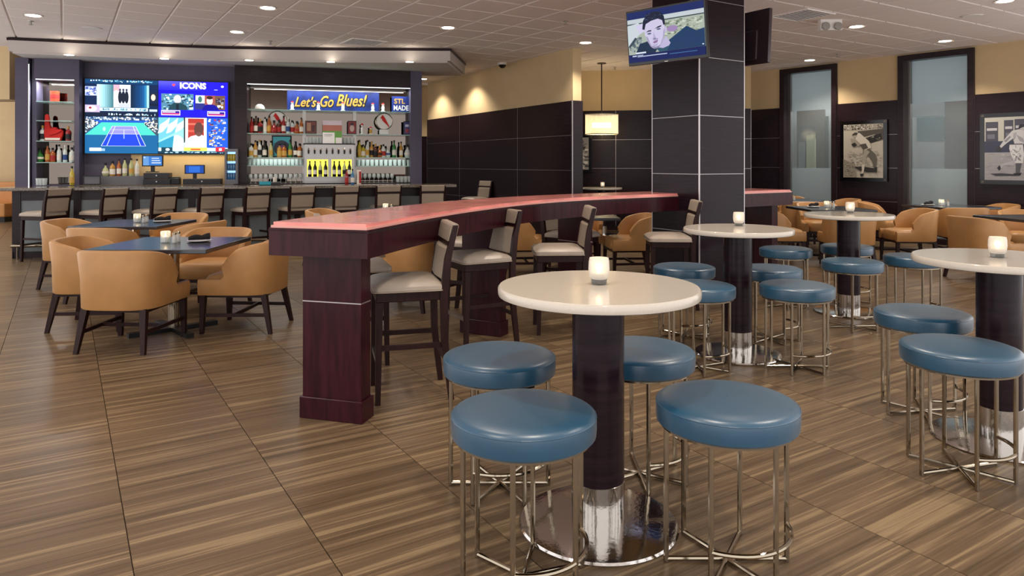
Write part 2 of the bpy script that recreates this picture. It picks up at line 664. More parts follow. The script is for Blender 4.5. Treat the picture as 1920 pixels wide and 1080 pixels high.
def window(name, a, b):
    w = empty_struct(name, WR.w(a), WR.rz)
    L = b - a
    fr = 0.10
    for x0, x1 in ((0, fr), (L - fr, L)):
        mk('frame_side', bx(x0, x1, -0.05, 0.20, 0, WIN_TOP), 'wood_dark', w)
    mk('frame_head', bx(fr, L - fr, -0.05, 0.20, WIN_TOP - 0.10, WIN_TOP), 'wood_dark', w)
    mk('frame_sill', bx(fr, L - fr, -0.05, 0.20, 0, 0.10), 'wood_dark', w)
    for x0, x1 in ((fr, fr + 0.06), (L - fr - 0.04, L - fr)):
        mk('metal_jamb', bx(x0, x1, 0.10, 0.19, 0.10, WIN_TOP - 0.10), 'steel', w)
    gl0, gl1 = fr + 0.06, L - fr - 0.04
    mk('pane', bx(gl0, gl1, 0.145, 0.151, 0.10, WIN_TOP - 0.10), 'glass_door', w)
    mk('frosted_film', bx(gl0, gl1, 0.153, 0.156, 2.50, WIN_TOP - 0.10), 'frost', w)
    mk('frosted_film', bx(gl0, gl1, 0.153, 0.156, 0.10, 1.32), 'frost', w)
    return w
window('window_1', ta0, ta1)
window('window_2', tb0, tb1)

# the lit passage behind the windows
t0c, t1c = WR.t(1395), WR.t(2000)
corr = empty_struct('wall_passage', WR.A, WR.rz)
mk('passage_wall', bx(t0c, t1c, 1.9, 2.0, 0, 3.0), 'corridor', corr)
mk('passage_wall', bx(t0c - 0.1, t0c, 0.25, 2.0, 0, 3.0), 'corridor', corr)
mk('passage_wall', bx(t1c, t1c + 0.1, 0.25, 2.0, 0, 3.0), 'corridor', corr)
mk('passage_ceiling', bx(t0c, t1c, 0.25, 2.0, 3.3, 3.36), 'white_paint', corr)
def passage_panel(name, px0, px1, py0, py1, m, off, th=0.04):
    q = WallFrame(tuple((WR.A + WR.n * off)[:2]), tuple((WR.B + WR.n * off)[:2]))
    a, b = q.t(px0), q.t(px1)
    z0, z1 = q.z((px0 + px1) / 2, py1), q.z((px0 + px1) / 2, py0)
    mk(name, bx(a, b, off, off + th, max(0, z0), z1), m, corr)
passage_panel('passage_door_surround', 1494, 1546, 205, 420, 'wood_brown', 1.75)
passage_panel('passage_dark_panel', 1496, 1530, 236, 262, 'black', 1.70)
passage_panel('passage_grey_panel', 1497, 1508, 266, 420, 'bar_front', 1.66)
passage_panel('passage_doorway', 1512, 1528, 252, 420, 'door_pale', 1.68)
passage_panel('passage_dark_panel', 1546, 1552, 218, 420, 'black', 1.72)
passage_panel('passage_grey_panel', 1708, 1771, 184, 218, 'panel_grey', 1.75)
passage_panel('passage_grey_panel', 1719, 1771, 220, 264, 'panel_dusk', 1.74)
passage_panel('passage_grey_panel', 1719, 1771, 267, 420, 'panel_pale', 1.73)
passage_panel('passage_reflection_panel', 1772, 1830, 175, 420, 'reflection_brown', 1.70)  # stands in for a dark reflection in the wide window's glass
area('passage_fill_light', WR.w((t0c + t1c) / 2, 1.55, 3.2), (math.radians(-38), 0, WR.rz), t1c - t0c - 0.6, 0.5, 80, (0.96, 0.98, 1.0))  # added unseen light, tilted at the windows to brighten the frosted films

# ---- the panelled partition right of the bar
WM = WallFrame((-2.09, 17.6), (1.04, 12.16))
wall_mid = empty_struct('wall_partition', WM.A, WM.rz)
panelled(wall_mid, [(0, WM.len)], (0.08, 0.69, 1.295, 1.90, 2.495), ZC, verticals=(WM.t(863), WM.t(972)), thick=0.18)
mk('panel', bx(WM.len, WM.len + 0.02, -0.02, 0.20, 0, 2.495), 'wood_panel', wall_mid)
mk('joint_strip', bx(WM.len, WM.len + 0.024, -0.024, -0.012, 0, 2.495), 'alu_strip', wall_mid)

# ---- alcove behind it
W1 = WallFrame((0.6, 15.35), (2.21, 15.1))
W2 = WallFrame((2.21, 15.1), (4.9, 14.55))
wall_a1 = empty_struct('wall_alcove', W1.A, W1.rz)
panelled(wall_a1, [(0, W1.len)], (0.08, 0.70, 1.31, 1.92, 2.54), ZC)
wall_a2 = empty_struct('wall_alcove_side', W2.A, W2.rz)
panelled(wall_a2, [(0, W2.len)], (0.08, 0.70, 1.31, 1.92, 2.54), ZC)

# ---- far walls
WB = WallFrame((-9.0, 18.0), (-2.0, 18.0))
wall_back = empty_struct('wall_back', WB.A, WB.rz)
mk('plaster', bx(0, WB.len, 0, 0.1, 2.07, ZC), 'beige_wall', wall_back)
mk('panel', bx(0, WB.len, -0.02, 0.1, 0.0, 2.07), 'wood_panel', wall_back)
mk('top_rail', bx(0, WB.len, -0.03, 0.1, 2.07, 2.10), 'wood_dark', wall_back)
wall_left = struct(mk('wall_left', bx(-15, -9.0, 18.3, 18.4, 0, ZC), 'beige_wall'))
struct(mk('wall_bulkhead', bx(-10.5, -8.5, 12.0, 12.5, 2.50, ZC), 'beige_wall'))

# ---- square column clad in dark panels
COR = Vector((1.93, 7.31, 0))
CW = 0.70
column = empty_struct('column', COR, ANG)          # local x along VD, local y along UD, near corner at the origin
mk('column_core', bx(0.015, CW - 0.015, 0.015, CW - 0.015, 0, ZC), 'black', column)
JC = (0.0, 0.12, 0.70, 1.306, 1.915, 2.52, 3.12, ZC)
for z0, z1 in zip(JC[:-1], JC[1:]):
    g = 0.0028
    mk('panel', bx(0.012, CW - 0.012, 0, 0.015, z0 + g, z1 - g), 'column_panel', column)
    mk('panel', bx(0, 0.015, 0.012, CW - 0.012, z0 + g, z1 - g), 'column_panel', column)
    mk('panel', bx(0.012, CW - 0.012, CW - 0.015, CW, z0 + g, z1 - g), 'column_panel', column)
    mk('panel', bx(CW - 0.015, CW, 0.012, CW - 0.012, z0 + g, z1 - g), 'column_panel', column)
for zj in JC[1:-1]:
    mk('joint_strip', bx(0.004, CW - 0.004, 0.004, CW - 0.004, zj - g, zj + g), 'alu_strip', column)
for x, y in ((0, 0), (CW, 0), (0, CW), (CW, CW)):
    mk('corner_strip', box(x + (0.006 if x == 0 else -0.006), y + (0.006 if y == 0 else -0.006), ZC / 2, 0.012, 0.012, ZC), 'alu_strip', column)

# ================================================================== THE BAR: local x along the counter, local y behind it
BA = math.radians(15.5)
B0 = Vector((-7.4, 10.55, 0))
BE = Vector((math.cos(BA), math.sin(BA), 0))
BN = Vector((-BE.y, BE.x, 0))
def bw(s, d, z=0.0):
    p = B0 + BE * s + BN * d
    return Vector((p.x, p.y, z))
def bs(px, d):
    o = B0 + BN * d
    k = (px - CX) / F
    return (k * o.y - o.x) / (BE.x - k * BE.y)
def bz(px, py, d):
    y = (B0 + BN * d).y + BE.y * bs(px, d)
    return EYE - (py - Y0) * y / F

# ---- suspended canopy over the bar
front = [(-7.87, 11.08), (-6.93, 11.39), (-5.82, 11.72), (-4.86, 11.95), (-3.26, 12.10), (-1.06, 12.16)]
end = bw(7.15, 1.55)
back = [(end.x, end.y)] + [(bw(s, 1.75).x, bw(s, 1.75).y) for s in (6.5, 3.0, -0.35)]
poly = front + back
canopy = empty_struct('ceiling_canopy')
def grow(poly, k):
    c = Vector((-4.4, 12.6))
    return [(c.x + (x - c.x) * k, c.y + (y - c.y) * k) for x, y in poly]
mk('canopy_fascia', prism(poly, 3.175, 3.345), 'white_paint', canopy)
mk('canopy_underside', prism(grow(poly, 0.985), 3.14, 3.175), 'white_paint', canopy)
mk('canopy_edge', prism(grow(poly, 1.006), 3.345, 3.385), 'wood_dark', canopy)

# ================================================================== THE LONG CURVED COUNTER
PN = [(-0.76, 3.73), (-0.57, 4.37), (-0.31, 5.10), (0.04, 5.85), (0.47, 6.48), (0.99, 6.98), (1.55, 7.40), (2.15, 7.80), (2.75, 8.20), (3.42, 8.64)]
def catmull(P, n=6):
    Q = [P[0]] + list(P) + [P[-1]]
    out = []
    for i in range(1, len(Q) - 2):
        p0, p1, p2, p3 = [Vector(q) for q in Q[i - 1:i + 3]]
        for k in range(n):
            t = k / n
            out.append(0.5 * ((2 * p1) + (p2 - p0) * t + (2 * p0 - 5 * p1 + 4 * p2 - p3) * t * t + (3 * p1 - p0 - 3 * p2 + p3) * t ** 3))
    out.append(Vector(Q[-2]))
    return out
near = catmull(PN)
def normals(pts):
    o = []
    for i, p in enumerate(pts):
        d = (pts[min(i + 1, len(pts) - 1)] - pts[max(i - 1, 0)]).normalized()
        o.append(Vector((-d.y, d.x)))
    return o
nn = normals(near)
def band(d0, d1, inset=0.0):
    a = [p + n * d0 for p, n in zip(near, nn)]
    b = [p + n * d1 for p, n in zip(near, nn)]
    if inset:
        for L in (a, b):
            L[0] = L[0] + (L[1] - L[0]).normalized() * inset
            L[-1] = L[-1] + (L[-2] - L[-1]).normalized() * inset
    return [(p.x, p.y) for p in a] + [(p.x, p.y) for p in reversed(b)]
def ring_solid(d0, d1, z0, z1, inset=0.0):
    a = [p + n * d0 for p, n in zip(near, nn)]
    b = [p + n * d1 for p, n in zip(near, nn)]
    if inset:
        for L in (a, b):
            L[0] = L[0] + (L[1] - L[0]).normalized() * inset
            L[-1] = L[-1] + (L[-2] - L[-1]).normalized() * inset
    rows = [[(p.x, p.y, z0), (q.x, q.y, z0), (q.x, q.y, z1), (p.x, p.y, z1)] for p, q in zip(a, b)]
    return grid_loft(rows, closed=True, caps=True)
WCT = 0.60
ctr = thing('curved_counter', 'long curved drinking counter with glossy coral pink top running into the column', 'counter')
mk('counter_top', ring_solid(0.018, WCT - 0.018, 1.078, 1.098, 0.018), 'pink_onyx', ctr)
mk('top_edging', ring_solid(0.008, WCT - 0.008, 1.066, 1.080, 0.008), 'pink_edge', ctr)
mk('apron', ring_solid(0.0, WCT, 0.915, 1.066), 'wood_red', ctr)
mk('apron_lip', ring_solid(-0.004, WCT + 0.004, 1.048, 1.058), 'wood_dark', ctr)

def counter_leg(i, w=0.36, th=0.11, shift=0.0):
    p, n = near[i], nn[i]
    c = p + n * (WCT / 2 - 0.02)
    d = Vector((n.y, -n.x))
    c = c + d * shift
    rz = math.atan2(n.y, n.x) + PI          # local x back towards the near edge
    L = mk('leg_panel', join(bx(-w / 2, w / 2, -th / 2, th / 2, 0.12, 0.648), bx(-w / 2, w / 2, -th / 2, th / 2, 0.654, 0.916)), 'wood_red', ctr, (c.x, c.y, 0), rz)
    mk('leg_plinth', bx(-w / 2 - 0.015, w / 2 + 0.015, -th / 2 - 0.015, th / 2 + 0.015, 0, 0.12), 'wood_red', L, bevel=0.004, seg=1)
    mk('inlay_line', bx(-w / 2 - 0.001, w / 2 + 0.001, -th / 2 - 0.001, th / 2 + 0.001, 0.648, 0.654), 'alu_strip', L)
counter_leg(0, shift=0.17)
counter_leg(17, shift=0.08)
counter_leg(28)
counter_leg(52)

# ================================================================== TALL STOOLS WITH BACKS
def make_bar_stool():
    t = thing('bar_stool', '', 'bar stool')
    W2_, fy, by = 0.205, 0.20, -0.20
    seat = []
    N = 12
    rows = []
    for (ins, z) in ((0.012, 0.655), (0.0, 0.668), (0.0, 0.690), (0.02, 0.708), (0.06, 0.722), (0.13, 0.730)):
        ring = []
        hw, hf, hb = W2_ + 0.022 - ins, fy + 0.022 - ins, -by + 0.0 - ins
        c = 0.035
        for (sx, sy) in ((1, 1), (-1, 1), (-1, -1), (1, -1)):
            cxx, cyy = sx * (hw - c), (hf - c if sy > 0 else -(hb - c))
            a0 = {(1, 1): 0, (-1, 1): 90, (-1, -1): 180, (1, -1): 270}[(sx, sy)]
            for k in range(4):
                a = math.radians(a0 + 30 * k)
                ring.append((cxx + c * math.cos(a), cyy + c * math.sin(a), z))
        rows.append(ring)
    s = mk('seat', grid_loft(rows, closed=True, caps=True), 'seat_vinyl', t, smooth=True)
    mk('piping', tube([(p[0] * 1.004, p[1] * 1.004, 0.662) for p in rows[1]], 0.004, 5, closed=True), 'fabric_taupe', s)
    mk('seat_rail', bx(-W2_, W2_, by + 0.01, fy, 0.600, 0.656), 'wood_leg', t, bevel=0.004, seg=1)
    for sx in (-1, 1):
        mk('leg', bar((sx * (W2_ - 0.018), fy - 0.02, 0.60), (sx * (W2_ - 0.01), fy - 0.01, 0), 0.042, 0.042, 0.030, 0.030), 'wood_leg', t)
        rows = []
        for y, z, w, d in ((by - 0.045, 0, 0.030, 0.032), (by - 0.005, 0.35, 0.034, 0.042), (by, 0.63, 0.036, 0.046), (by - 0.025, 0.85, 0.034, 0.040), (by - 0.072, 1.045, 0.030, 0.030)):
            x = sx * (W2_ - 0.004)
            rows.append([(x - w / 2, y - d / 2, z), (x + w / 2, y - d / 2, z), (x + w / 2, y + d / 2, z), (x - w / 2, y + d / 2, z)])
        mk('leg', grid_loft(rows, closed=True, caps=True), 'wood_leg', t)
        mk('stretcher', bar((sx * (W2_ - 0.014), by - 0.005, 0.33), (sx * (W2_ - 0.014), fy - 0.015, 0.33), 0.018, 0.030), 'wood_leg', t)
    mk('stretcher', bar((-W2_, by - 0.01, 0.25), (W2_, by - 0.01, 0.25), 0.018, 0.028), 'wood_leg', t)
    mk('foot_rail', bar((-W2_ + 0.02, fy - 0.012, 0.24), (W2_ - 0.02, fy - 0.012, 0.24), 0.020, 0.030), 'steel', t)
    def pad(z0, z1, y0, y1, th):
        rows = []
        hw = W2_ - 0.022
        for z, y, k in ((z0, y0, 0.4), (z0 + 0.012, y0, 1), (z1 - 0.012, y1, 1), (z1, y1, 0.4)):
            rows.append([(-hw, y - th / 2 * k, z), (hw, y - th / 2 * k, z), (hw, y + th / 2 * k, z), (0, y + (th / 2 + 0.012) * k, z), (-hw, y + th / 2 * k, z)])
        return grid_loft(rows, closed=True, caps=True)
    mk('back_pad', pad(0.712, 0.915, by - 0.008, by - 0.036, 0.042), 'fabric_taupe', t)
    mk('back_rail', bar((-W2_, by - 0.048, 0.932), (W2_, by - 0.048, 0.932), 0.026, 0.026), 'wood_leg', t)
    rows = []
    for z, y, k in ((0.950, by - 0.046, 0.9), (0.962, by - 0.050, 1.0), (1.040, by - 0.068, 1.0), (1.052, by - 0.070, 0.7)):
        hw = W2_ - 0.012 if z > 1.0 else W2_ - 0.016
        rows.append([(-hw, y - 0.026 * k, z), (hw, y - 0.026 * k, z), (hw, y + 0.022 * k, z), (-hw, y + 0.022 * k, z)])
    mk('head_pad', grid_loft(rows, closed=True, caps=True), 'fabric_taupe', t)
    return freeze(t)
BSTOOL = make_bar_stool()
bstools = [
    ((-0.655, 4.40), (-0.965, -0.26), 'taupe bar stool nearest the counter end, its seat beside the counter leg'),
    ((-0.27, 5.60), (-0.88, -0.47), 'taupe bar stool, second along the curved counter from its free end'),
    ((0.40, 6.06), (-0.99, -0.05), 'taupe bar stool behind the candle of the front white table'),
    ((1.56, 7.06), (-1.0, 0.06), 'taupe bar stool standing against the dark column'),
    ((-1.12, 5.12), (0.92, 0.30), 'taupe bar stool on the far side of the counter behind its free end'),
    ((-0.42, 6.66), (0.85, -0.45), 'taupe bar stool on the far side of the counter showing a dark back post'),
    ((0.62, 7.38), (0.75, -0.62), 'taupe bar stool on the far side of the counter beside two tan chairs'),
]
for k, (p, f, lab) in enumerate(bstools):
    rz = facing(*f)
    if k == 0:
        BSTOOL.location = (p[0], p[1], 0)
        BSTOOL.rotation_euler = (0, 0, rz)
        BSTOOL['label'] = lab
        BSTOOL['group'] = 'bar stools at the curved counter'
    else:
        dup(BSTOOL, (p[0], p[1], 0), rz, lab, 'bar stools at the curved counter')
nth = ['first', 'second', 'third', 'fourth', 'fifth', 'sixth', 'seventh', 'eighth', 'ninth']
for k, (px, th) in enumerate(((107, 76), (214, 70), (308, 64), (396, 57), (483, 49), (566, 41), (649, 33), (728, 25), (811, 17))):
    y = 10.30 + (px - 107) / 704 * 1.62
    a = math.radians(th)
    p = Vector(((px - CX) / F * y, y, 0)) + Vector((-math.sin(a), math.cos(a), 0)) * 0.23
    dup(BSTOOL, p, a, 'taupe bar stool at the back bar, %s from its sofa end' % nth[k], 'bar stools along the back bar')
p = dp(892, 345, 14.6)
dup(BSTOOL, (p.x, 14.6, 0), BA + 2.0, 'dark stool beyond the bar end beside the panelled partition', 'stools beyond the bar')

# ================================================================== ROUND BLUE STOOLS
def make_blue_stool():
    t = thing('round_stool', '', 'stool')
    r = 0.248
    prof = [(0.20, 0.492), (0.236, 0.494), (0.246, 0.503), (r, 0.525), (r, 0.555), (0.2465, 0.566)]
    s = mk('seat', join(lathe(prof, 48, cap=False), lathe([(0.2465, 0.566), (0.240, 0.574), (0.222, 0.581), (0.17, 0.585), (0.08, 0.587), (0.002, 0.5875)], 48, cap=False)), 'leather_blue', t, smooth=True)
    mk('seam', tube([(0.2462 * math.cos(2 * PI * k / 48), 0.2462 * math.sin(2 * PI * k / 48), 0.5665) for k in range(48)], 0.0022, 5, closed=True), 'leather_blue', s)
    mk('seat_plate', lathe([(0.225, 0.484), (0.232, 0.486), (0.232, 0.494)], 36), 'chrome', t)
    rl = 0.215
    for k in range(6):
        a = PI / 3 * k
        x, y = rl * math.cos(a), rl * math.sin(a)
        mk('leg', tube([(x, y, 0.004), (x, y, 0.488)], 0.0095, 8), 'chrome', t, smooth=True)
    for k in range(3):
        a = PI / 3 * k
        x, y = rl * math.cos(a), rl * math.sin(a)
        mk('cross_bar', tube([(-x, -y, 0.012), (x, y, 0.012)], 0.0085, 8), 'chrome', t, smooth=True)
    arc = [(rl * 1.0 * math.cos(a), rl * 1.0 * math.sin(a), 0.135) for a in [math.radians(-120 + 120 * k / 20) for k in range(21)]]
    mk('foot_ring', tube(arc, 0.0085, 8), 'chrome', t, smooth=True)
    return freeze(t)
BLUE = make_blue_stool()
blues = [
    ((0.040, 2.42), 20, 'blue round stool in front, lower left of the nearest white table'),
    ((-0.055, 3.13), 0, 'blue round stool behind the frontmost one, towards the curved counter'),
    ((0.58, 3.23), 30, 'blue round stool half hidden by the nearest table pedestal'),
    ((0.765, 2.53), 0, 'blue round stool in front, beside the chrome base of the nearest table'),
    ((1.41, 5.81), 10, 'blue round stool right against the foot of the dark column'),
    ((1.295, 4.92), 25, 'blue round stool partly hidden behind the rim of the nearest table'),
    ((2.08, 5.72), 40, 'blue round stool just behind the second table pedestal'),
    ((1.975, 4.92), 0, 'blue round stool in front of the second white table, fully visible'),
    ((2.715, 7.04), 15, 'blue round stool between the second table and the tan chairs'),
    ((3.43, 7.27), 35, 'blue round stool behind the pedestal of the farthest white table'),
    ((2.94, 6.13), 5, 'blue round stool in front of the farthest table pedestal'),
    ((3.65, 6.45), 20, 'blue round stool beside the rim of the table at the picture edge'),
    ((2.335, 4.04), 10, 'blue round stool left of the edge table, rear of its two'),
    ((2.07, 3.28), 15, 'blue round stool beside the edge table, overlapping its chrome base'),
]
for k, (p, a, lab) in enumerate(blues):
    if k == 0:
        BLUE.location = (p[0], p[1], 0)
        BLUE.rotation_euler = (0, 0, math.radians(a))
        BLUE['label'] = lab
        BLUE['group'] = 'blue stools around the white tables'
    else:
        dup(BLUE, (p[0], p[1], 0), math.radians(a), lab, 'blue stools around the white tables')

# ================================================================== WHITE PEDESTAL TABLES
TZ = 0.938
def make_table():
    t = thing('pedestal_table', '', 'table')
    r = 0.396
    mk('table_top', lathe([(r - 0.012, TZ - 0.038), (r - 0.002, TZ - 0.034), (r, TZ - 0.028), (r, TZ - 0.007), (r - 0.006, TZ)], 72), 'quartz', t, smooth=True)
    mk('mounting_plate', lathe([(0.25, TZ - 0.050), (0.25, TZ - 0.038)], 36), 'black', t)
    mk('pedestal', lathe([(0.102, 0.175), (0.102, TZ - 0.05)], 48), 'wood_panel', t, smooth=True)
    c = mk('collar', lathe([(0.104, 0.02), (0.104, 0.178), (0.101, 0.180)], 48), 'chrome_worn', t, smooth=True)
    mk('base_plate', lathe([(0.308, 0.0), (0.312, 0.006), (0.306, 0.014), (0.25, 0.020), (0.10, 0.024)], 72), 'chrome_worn', t, smooth=True)
    return freeze(t)
TAB = make_table()
tabs = [((0.34, 2.80), 'white round pedestal table in the foreground with one candle'),
        ((1.681, 5.28), 'white round pedestal table beside the dark column'),
        ((3.205, 6.755), 'white round pedestal table in front of the tan chairs'),
        ((2.50, 3.64), 'white round pedestal table cut off by the picture edge'),
        ((1.79, 14.1), 'small distant white round table under the drum pendant lamp')]
def make_candle():
    t = thing('candle_holder', '', 'candle')
    mk('glass_cup', lathe([(0.030, 0.020), (0.038, 0.030), (0.0425, 0.06), (0.041, 0.09), (0.038, 0.105), (0.035, 0.105), (0.037, 0.088), (0.0385, 0.06), (0.034, 0.034), (0.004, 0.026)], 24, cap=False), 'candle_glass', t, smooth=True)
    mk('cup_foot', lathe([(0.027, 0.0), (0.031, 0.004), (0.032, 0.020), (0.028, 0.024)], 24), 'candle_base', t, smooth=True)
    mk('wax', lathe([(0.028, 0.030), (0.030, 0.046)], 16), 'white_plain', t)
    mk('flame', lathe([(0.001, 0.047), (0.006, 0.053), (0.0065, 0.058), (0.003, 0.068), (0.0005, 0.075)], 10), 'flame', t, smooth=True)
    return freeze(t)
CAND = make_candle()
cands = [((0.347, 2.83), 0, 'lit frosted glass candle holder on the foreground white table'),
         ((1.745, 5.46), 0, 'lit frosted glass candle holder on the table by the column'),
         ((3.27, 6.86), 0, 'lit frosted glass candle holder on the table before the tan chairs'),
         ((2.485, 3.63), 0, 'lit frosted glass candle holder on the table at the picture edge'),
         ((1.80, 14.1), 0, 'tiny lit candle glass on the distant table under the pendant')]
for k, (p, lab) in enumerate(tabs):
    if k == 0:
        TAB.location = (p[0], p[1], 0); TAB['label'] = lab; TAB['group'] = 'white pedestal tables'
    else:
        dup(TAB, (p[0], p[1], 0), 0.4 * k, lab, 'white pedestal tables')
for k, (p, a, lab) in enumerate(cands):
    if k == 0:
        CAND.location = (p[0], p[1], TZ); CAND['label'] = lab; CAND['group'] = 'candles on the white tables'
    else:
        dup(CAND, (p[0], p[1], TZ), 0, lab, 'candles on the white tables')
    point('candle_light', (p[0], p[1], TZ + 0.07), 0.12, (1.0, 0.72, 0.42), 0.012)

# ================================================================== TAN CLUB CHAIRS
def make_club_chair():
    t = thing('club_chair', '', 'chair')
    hw, bk, fr = 0.305, 0.31, 0.29
    # outline from the front of one arm round the back to the other arm
    path = []
    for k in range(5):
        path.append((hw, fr - (fr + 0.03) * k / 5))
    nb = 18
    for k in range(nb + 1):
        a = PI * k / nb
        cxx, cyy = math.cos(a), math.sin(a)
        x = hw * math.copysign(abs(cxx) ** 0.62, cxx)
        y = -0.03 - (bk - 0.03) * abs(cyy) ** 0.62
        path.append((x, y))
    for k in range(4, -1, -1):
        path.append((-hw, fr - (fr + 0.03) * k / 5))
    # denser: resample
    fine = []
    for i in range(len(path) - 1):
        a, b = Vector(path[i]), Vector(path[i + 1])
        m = max(1, int((b - a).length / 0.025))
        for k in range(m):
            fine.append(a.lerp(b, k / m))
    fine.append(Vector(path[-1]))
    rows = []
    n = len(fine)
    for i, p in enumerate(fine):
        d = (fine[min(i + 1, n - 1)] - fine[max(i - 1, 0)]).normalized()
        out = Vector((-d.y, d.x))
        if out.dot(p) < 0:
            out = -out
        q = (0.11 - p.y) / 0.15
        q = max(0.0, min(1.0, q))
        q = q * q * (3 - 2 * q)
        high = 0.772 - 0.085 * max(0.0, (p.y + 0.31) / 0.34) ** 1.5
        top = 0.462 + (high - 0.462) * q
        fl = 0.022 * q + 0.004
        fwd = 0.0
        if 0.0 < q < 1.0:
            fwd = 0.05 * math.sin(PI * q)
        th = 0.055
        ring = []
        for k, (off, z) in enumerate(((-0.006, 0.325), (0.0, 0.335), (0.006, (0.335 + top) / 2), (fl, top - 0.022), (fl - 0.008, top - 0.006), (fl - th / 2, top),
                       (fl - th + 0.008, top - 0.006), (fl - th, top - 0.022), (-th, (0.40 + top) / 2), (-th, 0.335), (-th + 0.005, 0.325))):
            hh = max(0, (z - 0.48) / 0.3)
            pp = p + out * off + Vector((0, fwd * (1 if hh > 0.2 else 0)))
            ring.append((pp.x, pp.y, z))
        rows.append(ring)
    mk('back_shell', grid_loft(rows, closed=True, caps=True), 'leather_tan', t, smooth=True)
    rows = []
    for ins, z in ((0.01, 0.33), (0.0, 0.345), (0.0, 0.445), (0.015, 0.468), (0.05, 0.480), (0.12, 0.485)):
        ring = []
        for k in range(24):
            a = 2 * PI * k / 24
            cxx, cyy = math.cos(a), math.sin(a)
            x = (0.250 - ins) * math.copysign(abs(cxx) ** 0.45, cxx)
            y = 0.02 + (0.275 - ins) * math.copysign(abs(cyy) ** 0.45, cyy)
            ring.append((x, y, z))
        rows.append(ring)
    mk('seat_cushion', grid_loft(rows, closed=True, caps=True), 'leather_tan', t, smooth=True)
    mk('seat_frame', bx(-0.25, 0.25, -0.24, 0.28, 0.300, 0.332), 'wood_leg', t)
    for sx in (-1, 1):
        mk('leg', bar((sx * 0.262, 0.262, 0.33), (sx * 0.268, 0.272, 0), 0.052, 0.046, 0.030, 0.030), 'wood_leg', t)
        mk('leg', bar((sx * 0.225, -0.235, 0.33), (sx * 0.258, -0.300, 0), 0.052, 0.046, 0.030, 0.030), 'wood_leg', t)
        mk('stretcher', bar((sx * 0.243, -0.268, 0.155), (sx * 0.264, 0.266, 0.155), 0.018, 0.028), 'wood_leg', t)
    mk('stretcher', bar((-0.253, 0.0, 0.155), (0.253, 0.0, 0.155), 0.018, 0.026), 'wood_leg', t)
    return freeze(t)
CLUB = make_club_chair()
clubs = [
    # the table in front of the bar
    ((-2.97, 5.56), (0.05, 1), 'tan leather club chair seen from behind, nearest in the dining group'),
    ((-3.62, 6.22), (1, 0.12), 'tan leather club chair left of the front dark table, seen side-on'),
    ((-2.30, 6.16), (-1, 0.03), 'tan leather club chair between the front dark table and counter leg'),
    ((-2.92, 6.92), (0.0, -1), 'tan leather club chair behind the front dark table showing its seat'),
    ((-4.22, 7.42), (0.1, 1), 'tan leather club chair between the two dark tables, back to the camera'),
    ((-5.02, 8.22), (1, 0), 'tan leather club chair left of the rear dark table'),
    ((-3.62, 8.00), (-1, 0.2), 'tan leather club chair right of the rear dark table'),
    ((-4.27, 9.05), (0, -1), 'tan leather club chair behind the rear dark table, near the bar stools'),
    # behind the counter
    ((-2.55, 10.05), (1, -0.2), 'tan club chair whose rim shows above the pink counter end'),
    ((-1.02, 7.05), (-1, 0.4), 'tan club chair seen under the counter behind the first stool'),
    ((0.18, 9.20), (1, 0.1), 'tan club chair seen under the counter left of the third stool'),
    ((0.95, 9.95), (-0.1, -1), 'tan club chair behind the hidden table under the pendant'),
    ((1.52, 9.15), (-1, -0.1), 'tan club chair seen under the counter beside the column stool'),
    # right-hand side
    ((3.86, 10.25), (1, -0.1), 'tan club chair beside the end of the counter beyond the column'),
    ((5.00, 11.55), (-0.1, -1), 'tan club chair behind the napkin on the dark table'),
    ((4.60, 9.72), (0.1, 1), 'tan club chair hidden behind the farthest white table'),
    ((5.68, 10.15), (-1, 0.1), 'tan club chair with its open side to the farthest white table'),
    ((6.15, 11.85), (0.9, -0.5), 'tan club chair under the first framed baseball photograph'),
    ((6.72, 10.62), (0.2, 1), 'tan club chair with its back to the camera before the wide window'),
    ((7.72, 11.40), (-0.9, 0.1), 'tan club chair under the second framed baseball photograph'),
    ((5.78, 8.72), (1, 0.25), 'large tan club chair right behind the edge table candle'),
    ((7.05, 9.70), (-0.5, -1), 'tan club chair rim cut by the right picture edge'),
    ((5.00, 12.25), (0.2, 1), 'tan club chair behind the counter end before the narrow window'),
    ((6.02, 13.05), (-1, 0), 'far tan club chair beside the narrow window frame'),
    ((5.45, 13.85), (0, -1), 'farthest tan club chair against the narrow window'),
]
for k, (p, f, lab) in enumerate(clubs):
    rz = facing(*f)
    if k == 0:
        CLUB.location = (p[0], p[1], 0); CLUB.rotation_euler = (0, 0, rz); CLUB['label'] = lab; CLUB['group'] = 'tan club chairs'
    else:
        dup(CLUB, (p[0], p[1], 0), rz, lab, 'tan club chairs')

